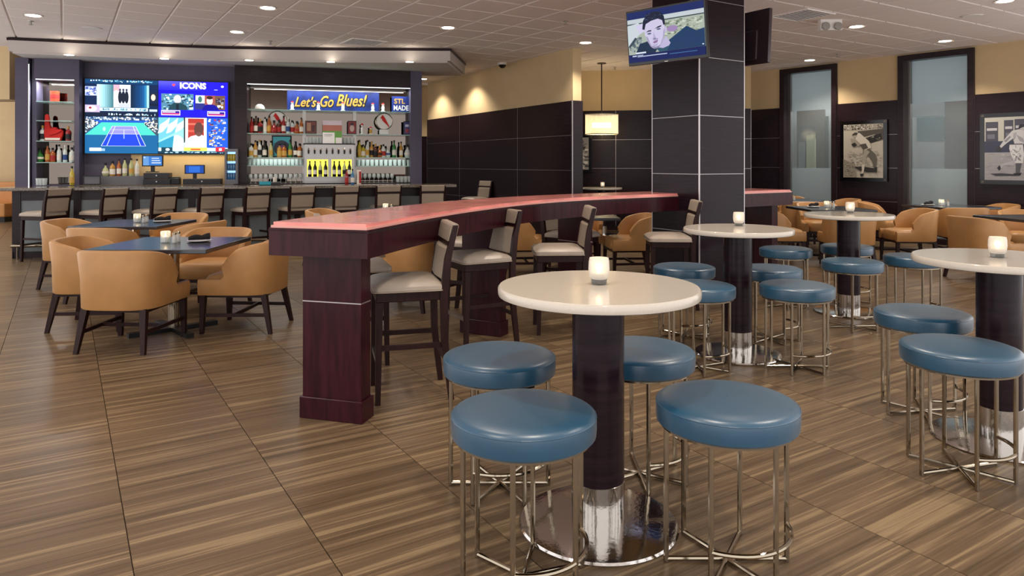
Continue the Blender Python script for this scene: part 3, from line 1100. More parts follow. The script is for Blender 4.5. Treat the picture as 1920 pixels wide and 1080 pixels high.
# ================================================================== DARK SQUARE TABLES
DZ = 0.745
def make_dark_table():
    t = thing('square_table', '', 'table')
    h = 0.48
    mk('table_top', bx(-h, h, -h, h, DZ - 0.035, DZ), 'table_dark', t, bevel=0.006)
    mk('pedestal', lathe([(0.045, 0.03), (0.045, DZ - 0.05)], 20), 'chrome', t, smooth=True)
    mk('top_plate', bx(-0.2, 0.2, -0.2, 0.2, DZ - 0.05, DZ - 0.035), 'black', t)
    for a in (0, PI / 2):
        mk('base_bar', move(bx(-0.36, 0.36, -0.03, 0.03, 0.0, 0.035), rz=a + PI / 4), 'black', t)
    return freeze(t)
DT = make_dark_table()
dts = [((-2.87, 6.02), 0.0, 'dark square dining table with blue glossy top, nearer of the two'),
       ((-4.27, 8.05), 0.0, 'dark square dining table with blue glossy top, nearer the bar'),
       ((-1.75, 10.25), 0.1, 'dark table behind the curved counter near the back bar'),
       ((-1.72, 7.45), 0.2, 'dark table hidden behind the counter end'),
       ((0.86, 9.20), 0.0, 'dark table seen through the stools under the counter'),
       ((4.80, 10.72), 0.0, 'dark square table with napkin just behind the farthest white table'),
       ((6.95, 11.25), 0.25, 'dark square table in front of the wide window'),
       ((6.55, 8.85), 0.1, 'dark square table cut by the right picture edge'),
       ((5.25, 13.10), 0.1, 'dark square table in front of the narrow window')]
for k, (p, a, lab) in enumerate(dts):
    if k == 0:
        DT.location = (p[0], p[1], 0); DT.rotation_euler = (0, 0, a); DT['label'] = lab; DT['group'] = 'dark square tables'
    else:
        dup(DT, (p[0], p[1], 0), a, lab, 'dark square tables')

# small things on the dark tables
def make_votive():
    t = thing('votive_candle', '', 'candle')
    n = 32
    V, Fc = [], []
    prof = [(0.036, 0.0), (0.040, 0.006), (0.040, 0.095), (0.036, 0.098), (0.035, 0.02)]
    for r, z in prof:
        for k in range(n):
            rr = r - (0.003 if k % 2 else 0)
            a = 2 * PI * k / n
            V.append((rr * math.cos(a), rr * math.sin(a), z))
    for i in range(len(prof) - 1):
        for k in range(n):
            Fc.append((i * n + k, i * n + (k + 1) % n, (i + 1) * n + (k + 1) % n, (i + 1) * n + k))
    mk('ribbed_glass', (V, Fc), 'glass_clear', t)
    mk('wax', lathe([(0.030, 0.008), (0.030, 0.05)], 16), 'white_plain', t)
    mk('flame', lathe([(0.001, 0.050), (0.006, 0.056), (0.006, 0.062), (0.0005, 0.078)], 8), 'flame', t)
    return freeze(t)
VOT = make_votive()
def make_shaker():
    t = thing('shaker', '', 'shaker')
    mk('glass_body', lathe([(0.020, 0.0), (0.022, 0.003), (0.017, 0.06), (0.016, 0.07)], 12), 'glass_clear', t, smooth=True)
    mk('contents', lathe([(0.016, 0.004), (0.014, 0.05)], 10), 'china', t)
    mk('cap', lathe([(0.018, 0.070), (0.018, 0.084), (0.012, 0.090)], 12), 'chrome', t, smooth=True)
    return freeze(t)
SHK = make_shaker()
def make_napkin():
    t = thing('napkin_setting', '', 'napkin')
    mk('side_plate', lathe([(0.05, 0.0), (0.085, 0.006), (0.10, 0.014), (0.098, 0.016), (0.08, 0.010)], 28), 'china', t, smooth=True)
    rows = []
    for k in range(9):
        u = k / 8
        x = -0.085 + 0.17 * u
        r = 0.014 + 0.007 * abs(math.sin(u * 5)) + 0.008 * u
        rows.append([(x, r * 1.3 * math.cos(a), 0.016 + r + r * math.sin(a)) for a in [2 * PI * j / 10 for j in range(10)]])
    mk('folded_napkin', grid_loft(rows, closed=True, caps=True), 'napkin', t, smooth=True)
    return freeze(t)
NAP = make_napkin()
used = {}
def put(proto, p, z, rz, lab, grp):
    if proto.name not in used:
        used[proto.name] = 1
        proto.location = (p[0], p[1], z); proto.rotation_euler = (0, 0, rz); proto['label'] = lab; proto['group'] = grp
        return proto
    return dup(proto, (p[0], p[1], z), rz, lab, grp)
where = [(dts[0][0], 'on the nearer blue-topped dining table', (-0.02, 0.02)), (dts[1][0], 'on the blue-topped table nearer the bar', (0.05, 0.05)),
         (dts[5][0], 'on the dark table behind the farthest white table', (0.06, 0.10)), (dts[6][0], 'on the dark table before the wide window', (-0.05, 0.05)),
         (dts[8][0], 'on the dark table before the narrow window', (-0.10, -0.05)), (dts[2][0], 'on the table behind the pink counter', (0.0, -0.1))]
for k, (c, w, o) in enumerate(where):
    x, y = c[0] + o[0], c[1] + o[1]
    put(VOT, (x - 0.06, y), DZ, 0, 'ribbed glass votive candle %s' % w, 'votive candles on the dark tables')
    point('votive_light', (x - 0.06, y, DZ + 0.085), 0.10, (1.0, 0.72, 0.42), 0.012)
    put(SHK, (x + 0.03, y - 0.03), DZ, 0, 'small glass salt shaker beside the candle %s' % w, 'shakers on the dark tables')
    put(SHK, (x + 0.02, y + 0.06), DZ, 0, 'small glass pepper shaker behind the salt %s' % w, 'shakers on the dark tables')
    right = k not in (2, 3, 4)
    put(NAP, (x + (0.20 if right else -0.24), y + 0.06), DZ, 0.5, 'dark rolled napkin on a small plate %s' % w, 'napkin settings on the dark tables')

# orange booth far behind the bar's free end
bo = thing('booth_sofa', 'orange upholstered booth bench far behind the bar', 'sofa', (-13.1, 17.4, 0), 0)
mk('seat', bx(-1.6, 0.9, -0.35, 0.35, 0.12, 0.45), 'booth_orange', bo, bevel=0.04)
mk('backrest', bx(-1.6, 0.9, 0.25, 0.5, 0.35, 0.95), 'booth_orange', bo, bevel=0.05)
mk('plinth', bx(-1.55, 0.85, -0.28, 0.35, 0.0, 0.12), 'black', bo)

# ================================================================== THE BAR COUNTER
def bar_thing(name, label, cat, group=None):
    return thing(name, label, cat, B0, BA, group)
CT_Z = 1.058
bc = bar_thing('bar_counter', 'long straight bar counter with stone top along the whole back wall', 'counter')
s_l, s_r = -0.02, bs(835, 0.0)
mk('counter_top', bx(-0.22, bs(856, -0.25), -0.25, 0.42, CT_Z - 0.045, CT_Z), 'granite', bc, bevel=0.008)
mk('counter_body', bx(s_l + 0.02, s_r - 0.02, 0.03, 0.40, 0.10, CT_Z - 0.045), 'black', bc)
mk('toe_kick', bx(s_l, s_r, 0.0, 0.40, 0.0, 0.10), 'wood_dark', bc)
mk('top_rail', bx(s_l, s_r, 0.0, 0.03, 0.86, CT_Z - 0.045), 'wood_dark', bc)
npan = 8
for k in range(npan + 1):
    s = s_l + 0.05 + (s_r - s_l - 0.1) * k / npan
    mk('front_post', bx(s - 0.05, s + 0.05, -0.01, 0.03, 0.10, CT_Z - 0.045), 'wood_dark', bc)
    if k < npan:
        s2 = s_l + 0.05 + (s_r - s_l - 0.1) * (k + 1) / npan
        mk('front_panel', bx(s + 0.05, s2 - 0.05, 0.012, 0.03, 0.10, 0.86), 'bar_front', bc)
mk('end_panel', bx(s_l - 0.012, s_l + 0.02, 0.0, 0.40, 0.0, CT_Z - 0.045), 'wood_dark', bc)
rail = mk('foot_rail', tube([(s_l + 0.02, -0.12, 0.20), (s_r, -0.12, 0.20)], 0.026, 10), 'chrome', bc, smooth=True)
for k in range(6):
    s = s_l + 0.1 + (s_r - s_l - 0.2) * k / 5
    mk('rail_bracket', join(tube([(s, -0.12, 0.20), (s, -0.12, 0.0)], 0.012, 8), tube([(s, -0.12, 0.2), (s, 0.0, 0.2)], 0.010, 8)), 'chrome', rail)

# ================================================================== THE BACK BAR
DF, DM, DV = 1.12, 1.52, 1.34
bb = bar_thing('back_bar', 'tall dark back bar cabinet with mirrored shelving behind the counter', 'cabinet')
TOPZ = 3.139
A0, A1 = bs(28, DF), bs(53, DF)
N0, N1 = bs(64, DF), bs(139, DF)
V0, V1 = bs(160, DV), bs(428, DV)
P0, P1 = bs(440, DF), bs(463, DF)
Q0, Q1 = bs(770, DF), bs(791, DF)
nz_top = bz(100, 148, DF)
rz_top = bz(600, 160, DF)
mk('end_post', bx(A0, A1, DF, DM + 0.1, 0, TOPZ), 'bar_grey', bb)
mk('lit_edge', bx(A1, A1 + 0.010, DF + 0.002, DF + 0.012, 1.0, TOPZ - 0.1), 'led_emit', bb)
mk('niche_side', bx(A1 + 0.02, N0, DF + 0.10, DM, 0, TOPZ), 'bar_grey', bb)
mk('niche_side', bx(N1, V0 - 0.03, DF, DM, 0, TOPZ), 'bar_grey', bb)
mk('niche_header', bx(N0, N1, DF, DM, nz_top, TOPZ), 'bar_grey', bb)
mk('niche_base', bx(N0, N1, DF, DM, 0, 1.06), 'bar_grey', bb)
mk('mirror', bx(N0, N1, DM - 0.01, DM, 1.06, nz_top), 'mirror', bb)
mk('back_panel', bx(V0 - 0.03, P0, DV + 0.06, DM, 0.9, TOPZ), 'bar_grey', bb)
mk('splash_panel', bx(bs(245, DV), P0, DV + 0.03, DV + 0.06, 1.06, 1.60), 'beige_wall', bb)
mk('post', bx(P0, P1, DF, DM + 0.1, 0, TOPZ), 'wood_dark', bb)
mk('post', bx(Q0, Q1, DF, DM + 0.1, 0, TOPZ), 'bar_grey', bb)
mk('header', bx(P1, Q0, DF, DM + 0.1, rz_top, TOPZ), 'wood_dark', bb)
mk('display_base', bx(P1, Q0, DF, DM + 0.1, 0, 1.06), 'wood_dark', bb)
mk('mirror', bx(P1, Q0, DM, DM + 0.02, 1.06, rz_top), 'mirror', bb)
mk('light_strip', bx(P1, Q0, DF + 0.06, DF + 0.09, rz_top - 0.008, rz_top), 'led_emit', bb)
mk('light_strip', bx(N0, N1, DF + 0.06, DF + 0.09, nz_top - 0.008, nz_top), 'led_emit', bb)
mk('work_counter', bx(V0, P0, 0.90, DV + 0.06, 1.02, 1.06), 'granite', bb)
mk('bottle_ledge', bx(bs(190, 1.22), bs(272, 1.22), 1.14, DV + 0.03, 1.06, bz(230, 330, 1.22)), 'plastic_grey', bb)
S3 = {}
def shelf(px0, px1, py, d0=DF + 0.08, d1=DM - 0.01, key=None):
    d = (d0 + d1) / 2
    s0, s1 = bs(px0, d), bs(px1, d)
    z = bz((px0 + px1) / 2, py, d0)
    mk('glass_shelf', bx(max(s0, P1 if px0 > 400 else N0), min(s1, Q0 if px0 > 400 else N1), d0, d1, z - 0.014, z), 'shelf_glass', bb)
    if key:
        S3[key] = z
    return z
shelf(66, 140, 190, key='n1'); shelf(66, 140, 226, key='n2'); shelf(66, 140, 264, key='n3'); shelf(66, 140, 304, key='n4')
shelf(460, 775, 207, key='top')
shelf(460, 775, 251, key='mid')
shelf(460, 571, 295, key='lowL'); shelf(665, 775, 295, key='lowR')
shelf(460, 571, 310, key='glassL'); shelf(665, 775, 311, key='glassR')
for px in (570, 666):
    s = bs(px, DF + 0.1)
    mk('shelf_standard', bx(s - 0.03, s + 0.03, DF + 0.34, DF + 0.37, 1.06, S3['top']), 'steel', bb)
yw = (B0 + BN * 1.3)
def in_bar_light(name, px0, px1, d, z, w, col):
    s0, s1 = bs(px0, d), bs(px1, d)
    p = bw((s0 + s1) / 2, d, z)
    area(name, p, (0, 0, BA), s1 - s0 - 0.1, 0.10, w, col)
in_bar_light('display_light', 466, 768, DF + 0.12, rz_top - 0.03, 19, (0.93, 0.97, 1.0))
in_bar_light('niche_light', 70, 136, DF + 0.12, nz_top - 0.03, 14, (0.93, 0.97, 1.0))
for px in (518, 716):
    in_bar_light('shelf_light', px - 46, px + 46, DF + 0.10, S3['lowL'] - 0.02, 1.0, (0.9, 1.0, 0.98))
in_bar_light('splash_light', 260, 430, DV - 0.06, 1.575, 2.2, (1.0, 0.76, 0.36))

# ---- beverage tap tower with lit wine windows
tw = bar_thing('tap_cabinet', 'steel tap cabinet with two yellow lit wine windows', 'dispenser')
D0 = 1.06
c0, c1 = bs(571, D0), bs(664, D0)
zt, zb = bz(618, 271, D0), 1.06
mk('cabinet_body', bx(c0, c1, D0 + 0.02, D0 + 0.42, zb, zt), 'steel', tw)
w = c1 - c0
zw0, zw1 = bz(618, 331, D0), bz(618, 299, D0)
mk('face_top', bx(c0, c1, D0, D0 + 0.02, zw1, zt), 'steel', tw)
mk('face_bottom', bx(c0, c1, D0, D0 + 0.02, zb, zw0), 'steel', tw)
for a, b in ((0, 0.05), (0.47, 0.54), (0.95, 1.0)):
    mk('face_post', bx(c0 + w * a, c0 + w * b, D0, D0 + 0.02, zw0, zw1), 'steel', tw)
mk('top_cap', bx(c0 - 0.02, c1 + 0.02, D0 - 0.02, D0 + 0.42, zt, zt + 0.02), 'black', tw)
for a, b in ((0.05, 0.47), (0.54, 0.95)):
    mk('lit_window', bx(c0 + w * a, c0 + w * b, D0 + 0.012, D0 + 0.02, zw0, zw1), 'yellow_emit', tw)
for k in range(8):
    s = c0 + w * (0.08 + 0.84 * k / 7)
    tp = mk('tap', tube([(s, D0, zt - 0.07), (s, D0 - 0.07, zt - 0.07), (s, D0 - 0.08, zt - 0.10)], 0.009, 8), 'chrome', tw)
    mk('tap_handle', lathe([(0.010, 0), (0.016, 0.04), (0.014, 0.075)], 10), 'black', tp, (s, D0 - 0.08, zt - 0.17))

# ---- bottles
MESH = {}
def part_mesh(key, geo, m, smooth=True):
    if key not in MESH:
        o = mk(key, geo, m, smooth=smooth)
        MESH[key] = o.data
        bpy.data.objects.remove(o, do_unlink=True)
    return MESH[key]
def inst(name, me, parent, loc=(0, 0, 0), rz=0.0):
    o = bpy.data.objects.new(name, me)
    COL.objects.link(o)
    o.parent = parent
    o.location = loc
    o.rotation_euler = (0, 0, rz)
    return o
KINDS = {
    'tall': ([(0.034, 0), (0.037, 0.006), (0.037, 0.17), (0.030, 0.205), (0.014, 0.235), (0.0135, 0.285)], (0.0378, 0.04, 0.135), (0.0155, 0.275, 0.31)),
    'square': ([(0.042, 0), (0.045, 0.005), (0.045, 0.15), (0.038, 0.175), (0.015, 0.195), (0.014, 0.225)], (0.0458, 0.03, 0.12), (0.019, 0.215, 0.255)),
    'wine': ([(0.035, 0), (0.037, 0.006), (0.037, 0.18), (0.020, 0.225), (0.0135, 0.25), (0.0135, 0.30)], (0.0378, 0.05, 0.13), (0.0150, 0.27, 0.305)),
    'decanter': ([(0.040, 0), (0.055, 0.02), (0.058, 0.07), (0.045, 0.12), (0.016, 0.16), (0.015, 0.20)], (0.0588, 0.05, 0.085), (0.022, 0.19, 0.235)),
}
WORD = {'amber': 'amber', 'green': 'green', 'clear': 'clear', 'brown': 'brown', 'yellow': 'yellow', 'red': 'dark red', 'dark': 'black', 'blue': 'blue', 'gold': 'golden', 'pale': 'pale green'}
def bottle(kind, colour, paper, loc, label, group, scale=1.0):
    prof, lab, cap = KINDS[kind]
    t = thing('bottle', label, 'bottle', loc, R.uniform(0, 6), group)
    t.scale = (scale, scale, scale)
    inst('glass', part_mesh('bottle_glass_%s_%s' % (kind, colour), lathe(prof, 14), 'bottle_' + colour), t)
    inst('paper_label', part_mesh('bottle_label_%s_%s' % (kind, paper), lathe([(lab[0], lab[1]), (lab[0], lab[2])], 14, cap=False), 'paper_' + paper), t)
    cc = {'white': 'paper_black', 'black': 'paper_gold', 'red': 'paper_black', 'gold': 'paper_black', 'blue': 'paper_white'}[paper]
    inst('cap', part_mesh('bottle_cap_%s_%s' % (kind, cc), lathe([(cap[0], cap[1]), (cap[0], cap[2])], 10), cc), t)
    return t
ORD = ['first', 'second', 'third', 'fourth', 'fifth', 'sixth', 'seventh', 'eighth', 'ninth', 'tenth', 'eleventh', 'twelfth', 'thirteenth', 'fourteenth', 'fifteenth', 'sixteenth']
def bottle_row(pxs, z, d, place, group, specs=None, jitter=0.03, scale=1.0):
    cols = list(WORD)
    for k, px in enumerate(pxs):
        dd = d + R.uniform(-jitter, jitter)
        if specs:
            kind, colr, pap = specs[k % len(specs)]
        else:
            kind, colr, pap = R.choice(list(KINDS)), R.choice(cols), R.choice(['white', 'black', 'red', 'gold', 'blue'])
        p = bw(bs(px, dd), dd, z)
        bottle(kind, colr, pap, p, '%s bottle, %s from the left %s' % (WORD[colr], ORD[k], place), group, scale * R.uniform(0.93, 1.05))
d2 = DF + 0.18
bottle_row([472, 480, 488, 497, 505, 514, 523, 532, 540, 548, 557, 565], S3['mid'], d2, 'on the shelf right of the video wall', 'bottles on the upper shelf',
           [('tall', 'red', 'red'), ('tall', 'brown', 'white'), ('square', 'red', 'black'), ('tall', 'clear', 'white'), ('tall', 'amber', 'gold'), ('decanter', 'red', 'red'),
            ('square', 'brown', 'red'), ('tall', 'red', 'white'), ('tall', 'clear', 'blue'), ('square', 'clear', 'red'), ('decanter', 'amber', 'red'), ('tall', 'amber', 'white')])
bottle_row([471, 479, 487, 496, 508, 524, 533, 544, 554, 562], S3['lowL'], d2, 'on the shelf below the red bird sign', 'bottles on the lower shelf beside the taps',
           [('square', 'clear', 'gold'), ('tall', 'gold', 'white'), ('tall', 'clear', 'black'), ('tall', 'dark', 'white'), ('tall', 'pale', 'gold'), ('square', 'gold', 'gold'),
            ('square', 'amber', 'gold'), ('tall', 'green', 'gold'), ('wine', 'dark', 'white'), ('square', 'amber', 'white')])
bottle_row([674, 681, 689, 697, 704, 712, 719, 727, 739, 752, 764], S3['lowR'], d2, 'on the shelf right of the taps', 'bottles on the shelf right of the taps',
           [('tall', 'yellow', 'gold'), ('square', 'yellow', 'white'), ('tall', 'clear', 'gold'), ('tall', 'gold', 'black'), ('square', 'brown', 'black'), ('decanter', 'amber', 'black'),
            ('square', 'clear', 'red'), ('decanter', 'clear', 'blue'), ('tall', 'green', 'white'), ('tall', 'gold', 'white'), ('decanter', 'clear', 'white')])
bottle_row([198, 211, 223, 234, 246, 257], bz(230, 330, 1.22), 1.24, 'on the ledge under the video wall', 'bottles under the video wall',
           [('decanter', 'pale', 'white'), ('square', 'gold', 'white'), ('tall', 'amber', 'white'), ('wine', 'pale', 'white'), ('wine', 'pale', 'gold'), ('tall', 'clear', 'white')], 0.01)
bottle_row([75, 89, 99, 111, 122, 135], S3['n4'], d2, 'on the lowest niche shelf', 'bottles in the mirrored niche',
           [('decanter', 'green', 'white'), ('tall', 'amber', 'gold'), ('square', 'amber', 'red'), ('tall', 'clear', 'white'), ('tall', 'clear', 'blue'), ('square', 'clear', 'white')])
bottle_row([80, 128], S3['n3'], d2, 'on the foam finger shelf', 'bottles beside the foam finger', [('square', 'clear', 'black'), ('square', 'red', 'black')])
p = bw(bs(135, 0.95), 0.95, 1.06)
bottle('tall', 'yellow', 'gold', p, 'yellow green bottle standing alone at the foot of the niche', 'bottles at the niche foot')
for q, (a, b) in enumerate(((0.05, 0.47), (0.54, 0.95))):
    for k in range(4):
        s = c0 + w * (a + (b - a) * (0.13 + 0.25 * k))
        bottle('wine', ('dark', 'dark', 'pale', 'dark')[k], ('white', 'white', 'black', 'white')[k], bw(s, D0 - 0.05, zw0 - 0.002), 'wine bottle, %s in the %s yellow window' % (ORD[k], ('first', 'second')[q]), 'wine bottles in the yellow windows', 0.93)
mk('window_sill', bx(c0 + 0.02, c1 - 0.02, D0 - 0.10, D0, zw0 - 0.014, zw0 - 0.002), 'steel', tw)
for px, colr, pap, nm in ((650, 'red', 'red', 'red sauce bottle on the bar in front of the tap cabinet'), (661, 'blue', 'white', 'blue soda bottle on the bar beside the red one')):
    bottle('tall', colr, pap, bw(bs(px, 0.30), 0.30, CT_Z), nm, 'bottles on the bar top', 0.85)

# ---- rows of clear glasses
def glass(loc, label, group, kind):
    t = thing('drinking_glass', label, 'glass', loc, 0, group)
    if kind == 'stem':
        inst('bowl', part_mesh('stem_bowl', lathe([(0.006, 0.07), (0.030, 0.09), (0.036, 0.12), (0.031, 0.165), (0.029, 0.165), (0.033, 0.12), (0.004, 0.076)], 14, cap=False), 'glass_clear'), t)
        inst('stem', part_mesh('stem_foot', lathe([(0.032, 0), (0.030, 0.004), (0.005, 0.008), (0.004, 0.07)], 12), 'glass_clear'), t)
    else:
        inst('tumbler', part_mesh('tumbler', lathe([(0.030, 0), (0.032, 0.004), (0.040, 0.115), (0.037, 0.115), (0.029, 0.012), (0.004, 0.012)], 14, cap=False), 'glass_clear'), t)
    return t
def glass_row(px0, px1, n, z, d, label, group, kind):
    for k in range(n):
        px = px0 + (px1 - px0) * k / (n - 1)
        glass(bw(bs(px, d), d, z), '%s, %s from its left end' % (label, ORD[k]), group, kind)
glass_row(468, 565, 13, S3['glassL'], DF + 0.2, 'clear tumbler in the long row beside the tap cabinet', 'tumbler row on the low glass shelf', 'tumbler')
glass_row(672, 766, 12, S3['glassR'], DF + 0.2, 'clear tumbler in the row under the green bottle shelf', 'tumbler row right of the taps', 'tumbler')
glass_row(470, 564, 11, 1.06, DF + 0.12, 'stemmed glass in the bottom row left of the taps', 'stemmed glasses left of the taps', 'stem')
glass_row(676, 735, 8, 1.06, DF + 0.12, 'stemmed glass in the bottom row right of the taps', 'stemmed glasses right of the taps', 'stem')
glass_row(746, 768, 4, 1.06, DF + 0.12, 'clear tumbler in the cluster by the display end post', 'tumblers by the end post', 'tumbler')
glass_row(576, 602, 5, zt + 0.02, D0 + 0.2, 'clear tumbler on top of the tap cabinet, left cluster', 'tumblers on the tap cabinet left', 'tumbler')
glass_row(640, 661, 4, zt + 0.02, D0 + 0.2, 'clear tumbler on top of the tap cabinet, right cluster', 'tumblers on the tap cabinet right', 'tumbler')
glass_row(72, 84, 3, 1.06, 1.0, 'clear tumbler at the foot of the mirrored niche', 'tumblers at the niche foot', 'tumbler')

# ---- decorations in the display
def at_bar(name, label, cat, px, d, z, group=None):
    return thing(name, label, cat, bw(bs(px, d), d, z), BA, group)
s0, s1 = bs(540, DF + 0.30), bs(712, DF + 0.30)
zb0, zb1 = S3['top'] + 0.001, bz(626, 171, DF + 0.30)
bn = at_bar('banner', "blue banner with gold script reading Let's Go Blues! on the top shelf", 'banner', 626, DF + 0.30, zb0)
wbn, hbn = s1 - s0, zb1 - zb0
mk('backing_board', bx(-wbn / 2, wbn / 2, -0.006, 0.006, 0, hbn), 'banner_blue', bn)
def fit(g, w_, h_):
    """lettering scaled to a width and height about its middle"""
    v, f = g
    xs, ys = [q[0] for q in v], [q[1] for q in v]
    cx_, cy_ = (min(xs) + max(xs)) / 2, (min(ys) + max(ys)) / 2
    kx, ky = w_ / (max(xs) - min(xs)), h_ / (max(ys) - min(ys))
    return [((q[0] - cx_) * kx, (q[1] - cy_) * ky, q[2]) for q in v], f
for word, x, z, w_, h_ in (("Let's", -0.305, 0.44, 0.235, 0.50), ('Go', -0.075, 0.48, 0.145, 0.56), ('Blues!', 0.195, 0.56, 0.335, 0.60)):
    mk('lettering_outline', upright(fit(text_geo(word, 0.2, 0.35, 0.001, 0.012), wbn * w_ * 1.07, hbn * h_ * 1.12), -0.008, wbn * x + 0.006, hbn * z - 0.008), 'letter_black', bn)  # black outline layer behind the gold letters
    mk('lettering', upright(fit(text_geo(word, 0.2, 0.35, 0.001, 0.003), wbn * w_, hbn * h_), -0.011, wbn * x, hbn * z), 'gold_letter', bn)
sm = at_bar('small_sign', 'small blue sign reading STL MADE beside the display end post', 'sign', 752, DF + 0.26, zb0)
ws, hs = bs(770, DF + 0.26) - bs(735, DF + 0.26), bz(752, 181, DF + 0.26) - zb0
mk('sign_board', bx(-ws / 2, ws / 2, -0.006, 0.006, 0, hs), 'banner_blue', sm)
mk('lettering', upright(fit(text_geo('STL', 0.2, 0, 0.001, 0.004), ws * 0.58, hs * 0.32), -0.008, -ws * 0.08, hs * 0.70), 'gold_letter', sm)
mk('lettering', upright(fit(text_geo('MADE', 0.2, 0, 0.001, 0.004), ws * 0.80, hs * 0.32), -0.008, 0, hs * 0.28), 'white_plain', sm)

def bird_sign(px, label):
    t = at_bar('round_sign', label, 'sign', px, DF + 0.24, S3['mid'])
    r = 0.155
    cz = 0.25
    mk('disc', [(x, y, z + cz) for x, y, z in move(lathe([(r, -0.02), (r, 0.02)], 36), rx=PI / 2)[0]] and (([(x, y, z + cz) for x, y, z in move(lathe([(r, -0.02), (r, 0.02)], 36), rx=PI / 2)[0]]), lathe([(r, -0.02), (r, 0.02)], 36)[1]), 'white_plain', t)
    mk('rim', tube([(r * math.cos(a), -0.02, cz + r * math.sin(a)) for a in [2 * PI * k / 32 for k in range(32)]], 0.010, 6, closed=True), 'chrome', t)
    body = [(-0.055, 0.085), (-0.03, 0.125), (-0.01, 0.10), (0.02, 0.06), (0.045, 0.01), (0.075, -0.05), (0.10, -0.10), (0.085, -0.105), (0.05, -0.06), (0.015, -0.03), (-0.025, 0.01), (-0.045, 0.05), (-0.075, 0.06)]
    mk('red_bird', plate([(x, z + cz) for x, z in body], -0.028, -0.021), 'red_foam', t)
    mk('beak', plate([(-0.075, 0.06 + cz), (-0.052, 0.072 + cz), (-0.050, 0.055 + cz)], -0.030, -0.022), 'gold_letter', t)
    mk('stand', bx(-0.09, 0.09, -0.04, 0.04, 0, 0.10), 'white_plain', t, bevel=0.02)
    return t
bird_sign(720, 'round white sign with red bird on the right display shelf')
bird_sign(520, 'round white sign with red bird behind the red bottles')

def frame_pic(px, d, z, wd, ht, shapes, label, cat='picture', m='letter_black'):
    t = at_bar('framed_picture', label, cat, px, d, z)
    mk('frame', bx(-wd / 2, wd / 2, 0, 0.02, 0, ht), m, t)
    picture('print', wd * 0.88, ht * 0.88, shapes, 'print_picture', t, (0, -0.001, ht / 2))
    return t
frame_pic(583, DF + 0.22, S3['mid'], 0.20, 0.24, [(rect(0, 0, 1, 1), '7a3b2c'), (rect(0.1, 0.2, 0.5, 0.9), 'b98a6a'), (rect(0.55, 0.1, 0.9, 0.7), '4a1c18')], 'small brown framed photo left of the green flyer')
frame_pic(660, DF + 0.22, S3['mid'], 0.16, 0.25, [(rect(0, 0, 1, 1), '8a1a1c'), (oval(0.5, 0.45, 0.3, 0.3), 'c9a9a0'), (rect(0.3, 0.7, 0.7, 0.9), '2a0c0c')], 'small dark red framed picture right of the green flyer')
frame_pic(763, DF + 0.22, S3['mid'], 0.13, 0.26, [(rect(0, 0, 1, 1), '27306e'), (rect(0.2, 0.1, 0.8, 0.45), '9a3040'), (rect(0.2, 0.6, 0.8, 0.8), 'c9cbe0')], 'narrow blue box beside the display end post', 'box')
frame_pic(528, DF + 0.30, S3['lowL'], 0.34, 0.40, [(rect(0, 0, 1, 1), '2aa3b8'), (rect(0, 0.7, 1, 1), '3fc0cf'), (oval(0.5, 0.42, 0.46, 0.40, 24), '14203f'), ([(0.25, 0.55), (0.75, 0.6), (0.55, 0.4), (0.6, 0.3), (0.4, 0.42)], '7d4f8f')], 'square teal picture with dark blue round emblem behind bottles')
fl = at_bar('flyer', 'tall green and pink flyer leaning on the tap cabinet', 'flyer', 623, D0 + 0.1, zt + 0.02)
mk('card', bx(-0.17, 0.17, 0, 0.006, 0, 0.42), 'paper', fl)
picture('print', 0.34, 0.42, [(rect(0, 0, 1, 1), 'd9d4d2'), (rect(0, 0.55, 1, 0.8), 'b06a5a'), (rect(0, 0.8, 1, 1), 'cfc3cf'), (rect(0, 0.25, 1, 0.55), '5f9a3c'), (rect(0, 0, 1, 0.25), '86b65a'), (rect(0, 0, 0.62, 0.48), 'f0efee'), (rect(0.08, 0.36, 0.5, 0.39), '8a8a8a'), (rect(0.08, 0.30, 0.45, 0.32), 'b0b0b0'), (rect(0.68, 0, 1, 0.26), 'ece9e6')], 'print_picture', fl, (0, -0.002, 0.21))

def figurine(px, z, label, m1='white_plain', m2='red_foam', h=0.16):
    t = at_bar('figurine', label, 'figurine', px, DF + 0.20, z)
    mk('base', lathe([(0.04, 0), (0.04, 0.02)], 14), 'white_plain', t)
    mk('body', lathe([(0.022, 0.02), (0.030, h * 0.35), (0.026, h * 0.62), (0.012, h * 0.7)], 12), m1, t, smooth=True)
    mk('head', move(lathe([(0.004, -0.026), (0.022, -0.014), (0.026, 0.0), (0.022, 0.014), (0.004, 0.026)], 12), dz=h * 0.82), 'paper_white', t, smooth=True)
    mk('cap', lathe([(0.027, h * 0.88), (0.020, h * 1.0), (0.004, h * 1.04)], 12), m2, t, smooth=True)
for px, lab in ((718, 'white figurine standing between the banner and the small blue sign'), (699, 'white bobble figurine in front of the banner end'), (643, 'small white figurine in front of the banner lettering'), (597, 'small red-capped figurine in front of the banner'), (548, 'pale figurine at the banner start')):
    figurine(px, S3['top'], lab)
figurine(679, S3['mid'], 'round white figurine beside the red bird sign', h=0.20)
figurine(695, S3['mid'], 'low reddish bird figurine beside the red bird sign', 'paper_gold', h=0.14)
cp = at_bar('baseball_cap', 'pale cap lying on the top shelf beside the banner', 'cap', 487, DF + 0.2, S3['top'])
mk('crown', lathe([(0.085, 0.0), (0.085, 0.03), (0.07, 0.07), (0.035, 0.095), (0.004, 0.10)], 18), 'paper_white', cp, smooth=True)
mk('brim', move(lathe([(0.001, 0.0), (0.08, 0.0), (0.08, 0.008), (0.001, 0.010)], 18), dy=-0.07), 'paper_white', cp)

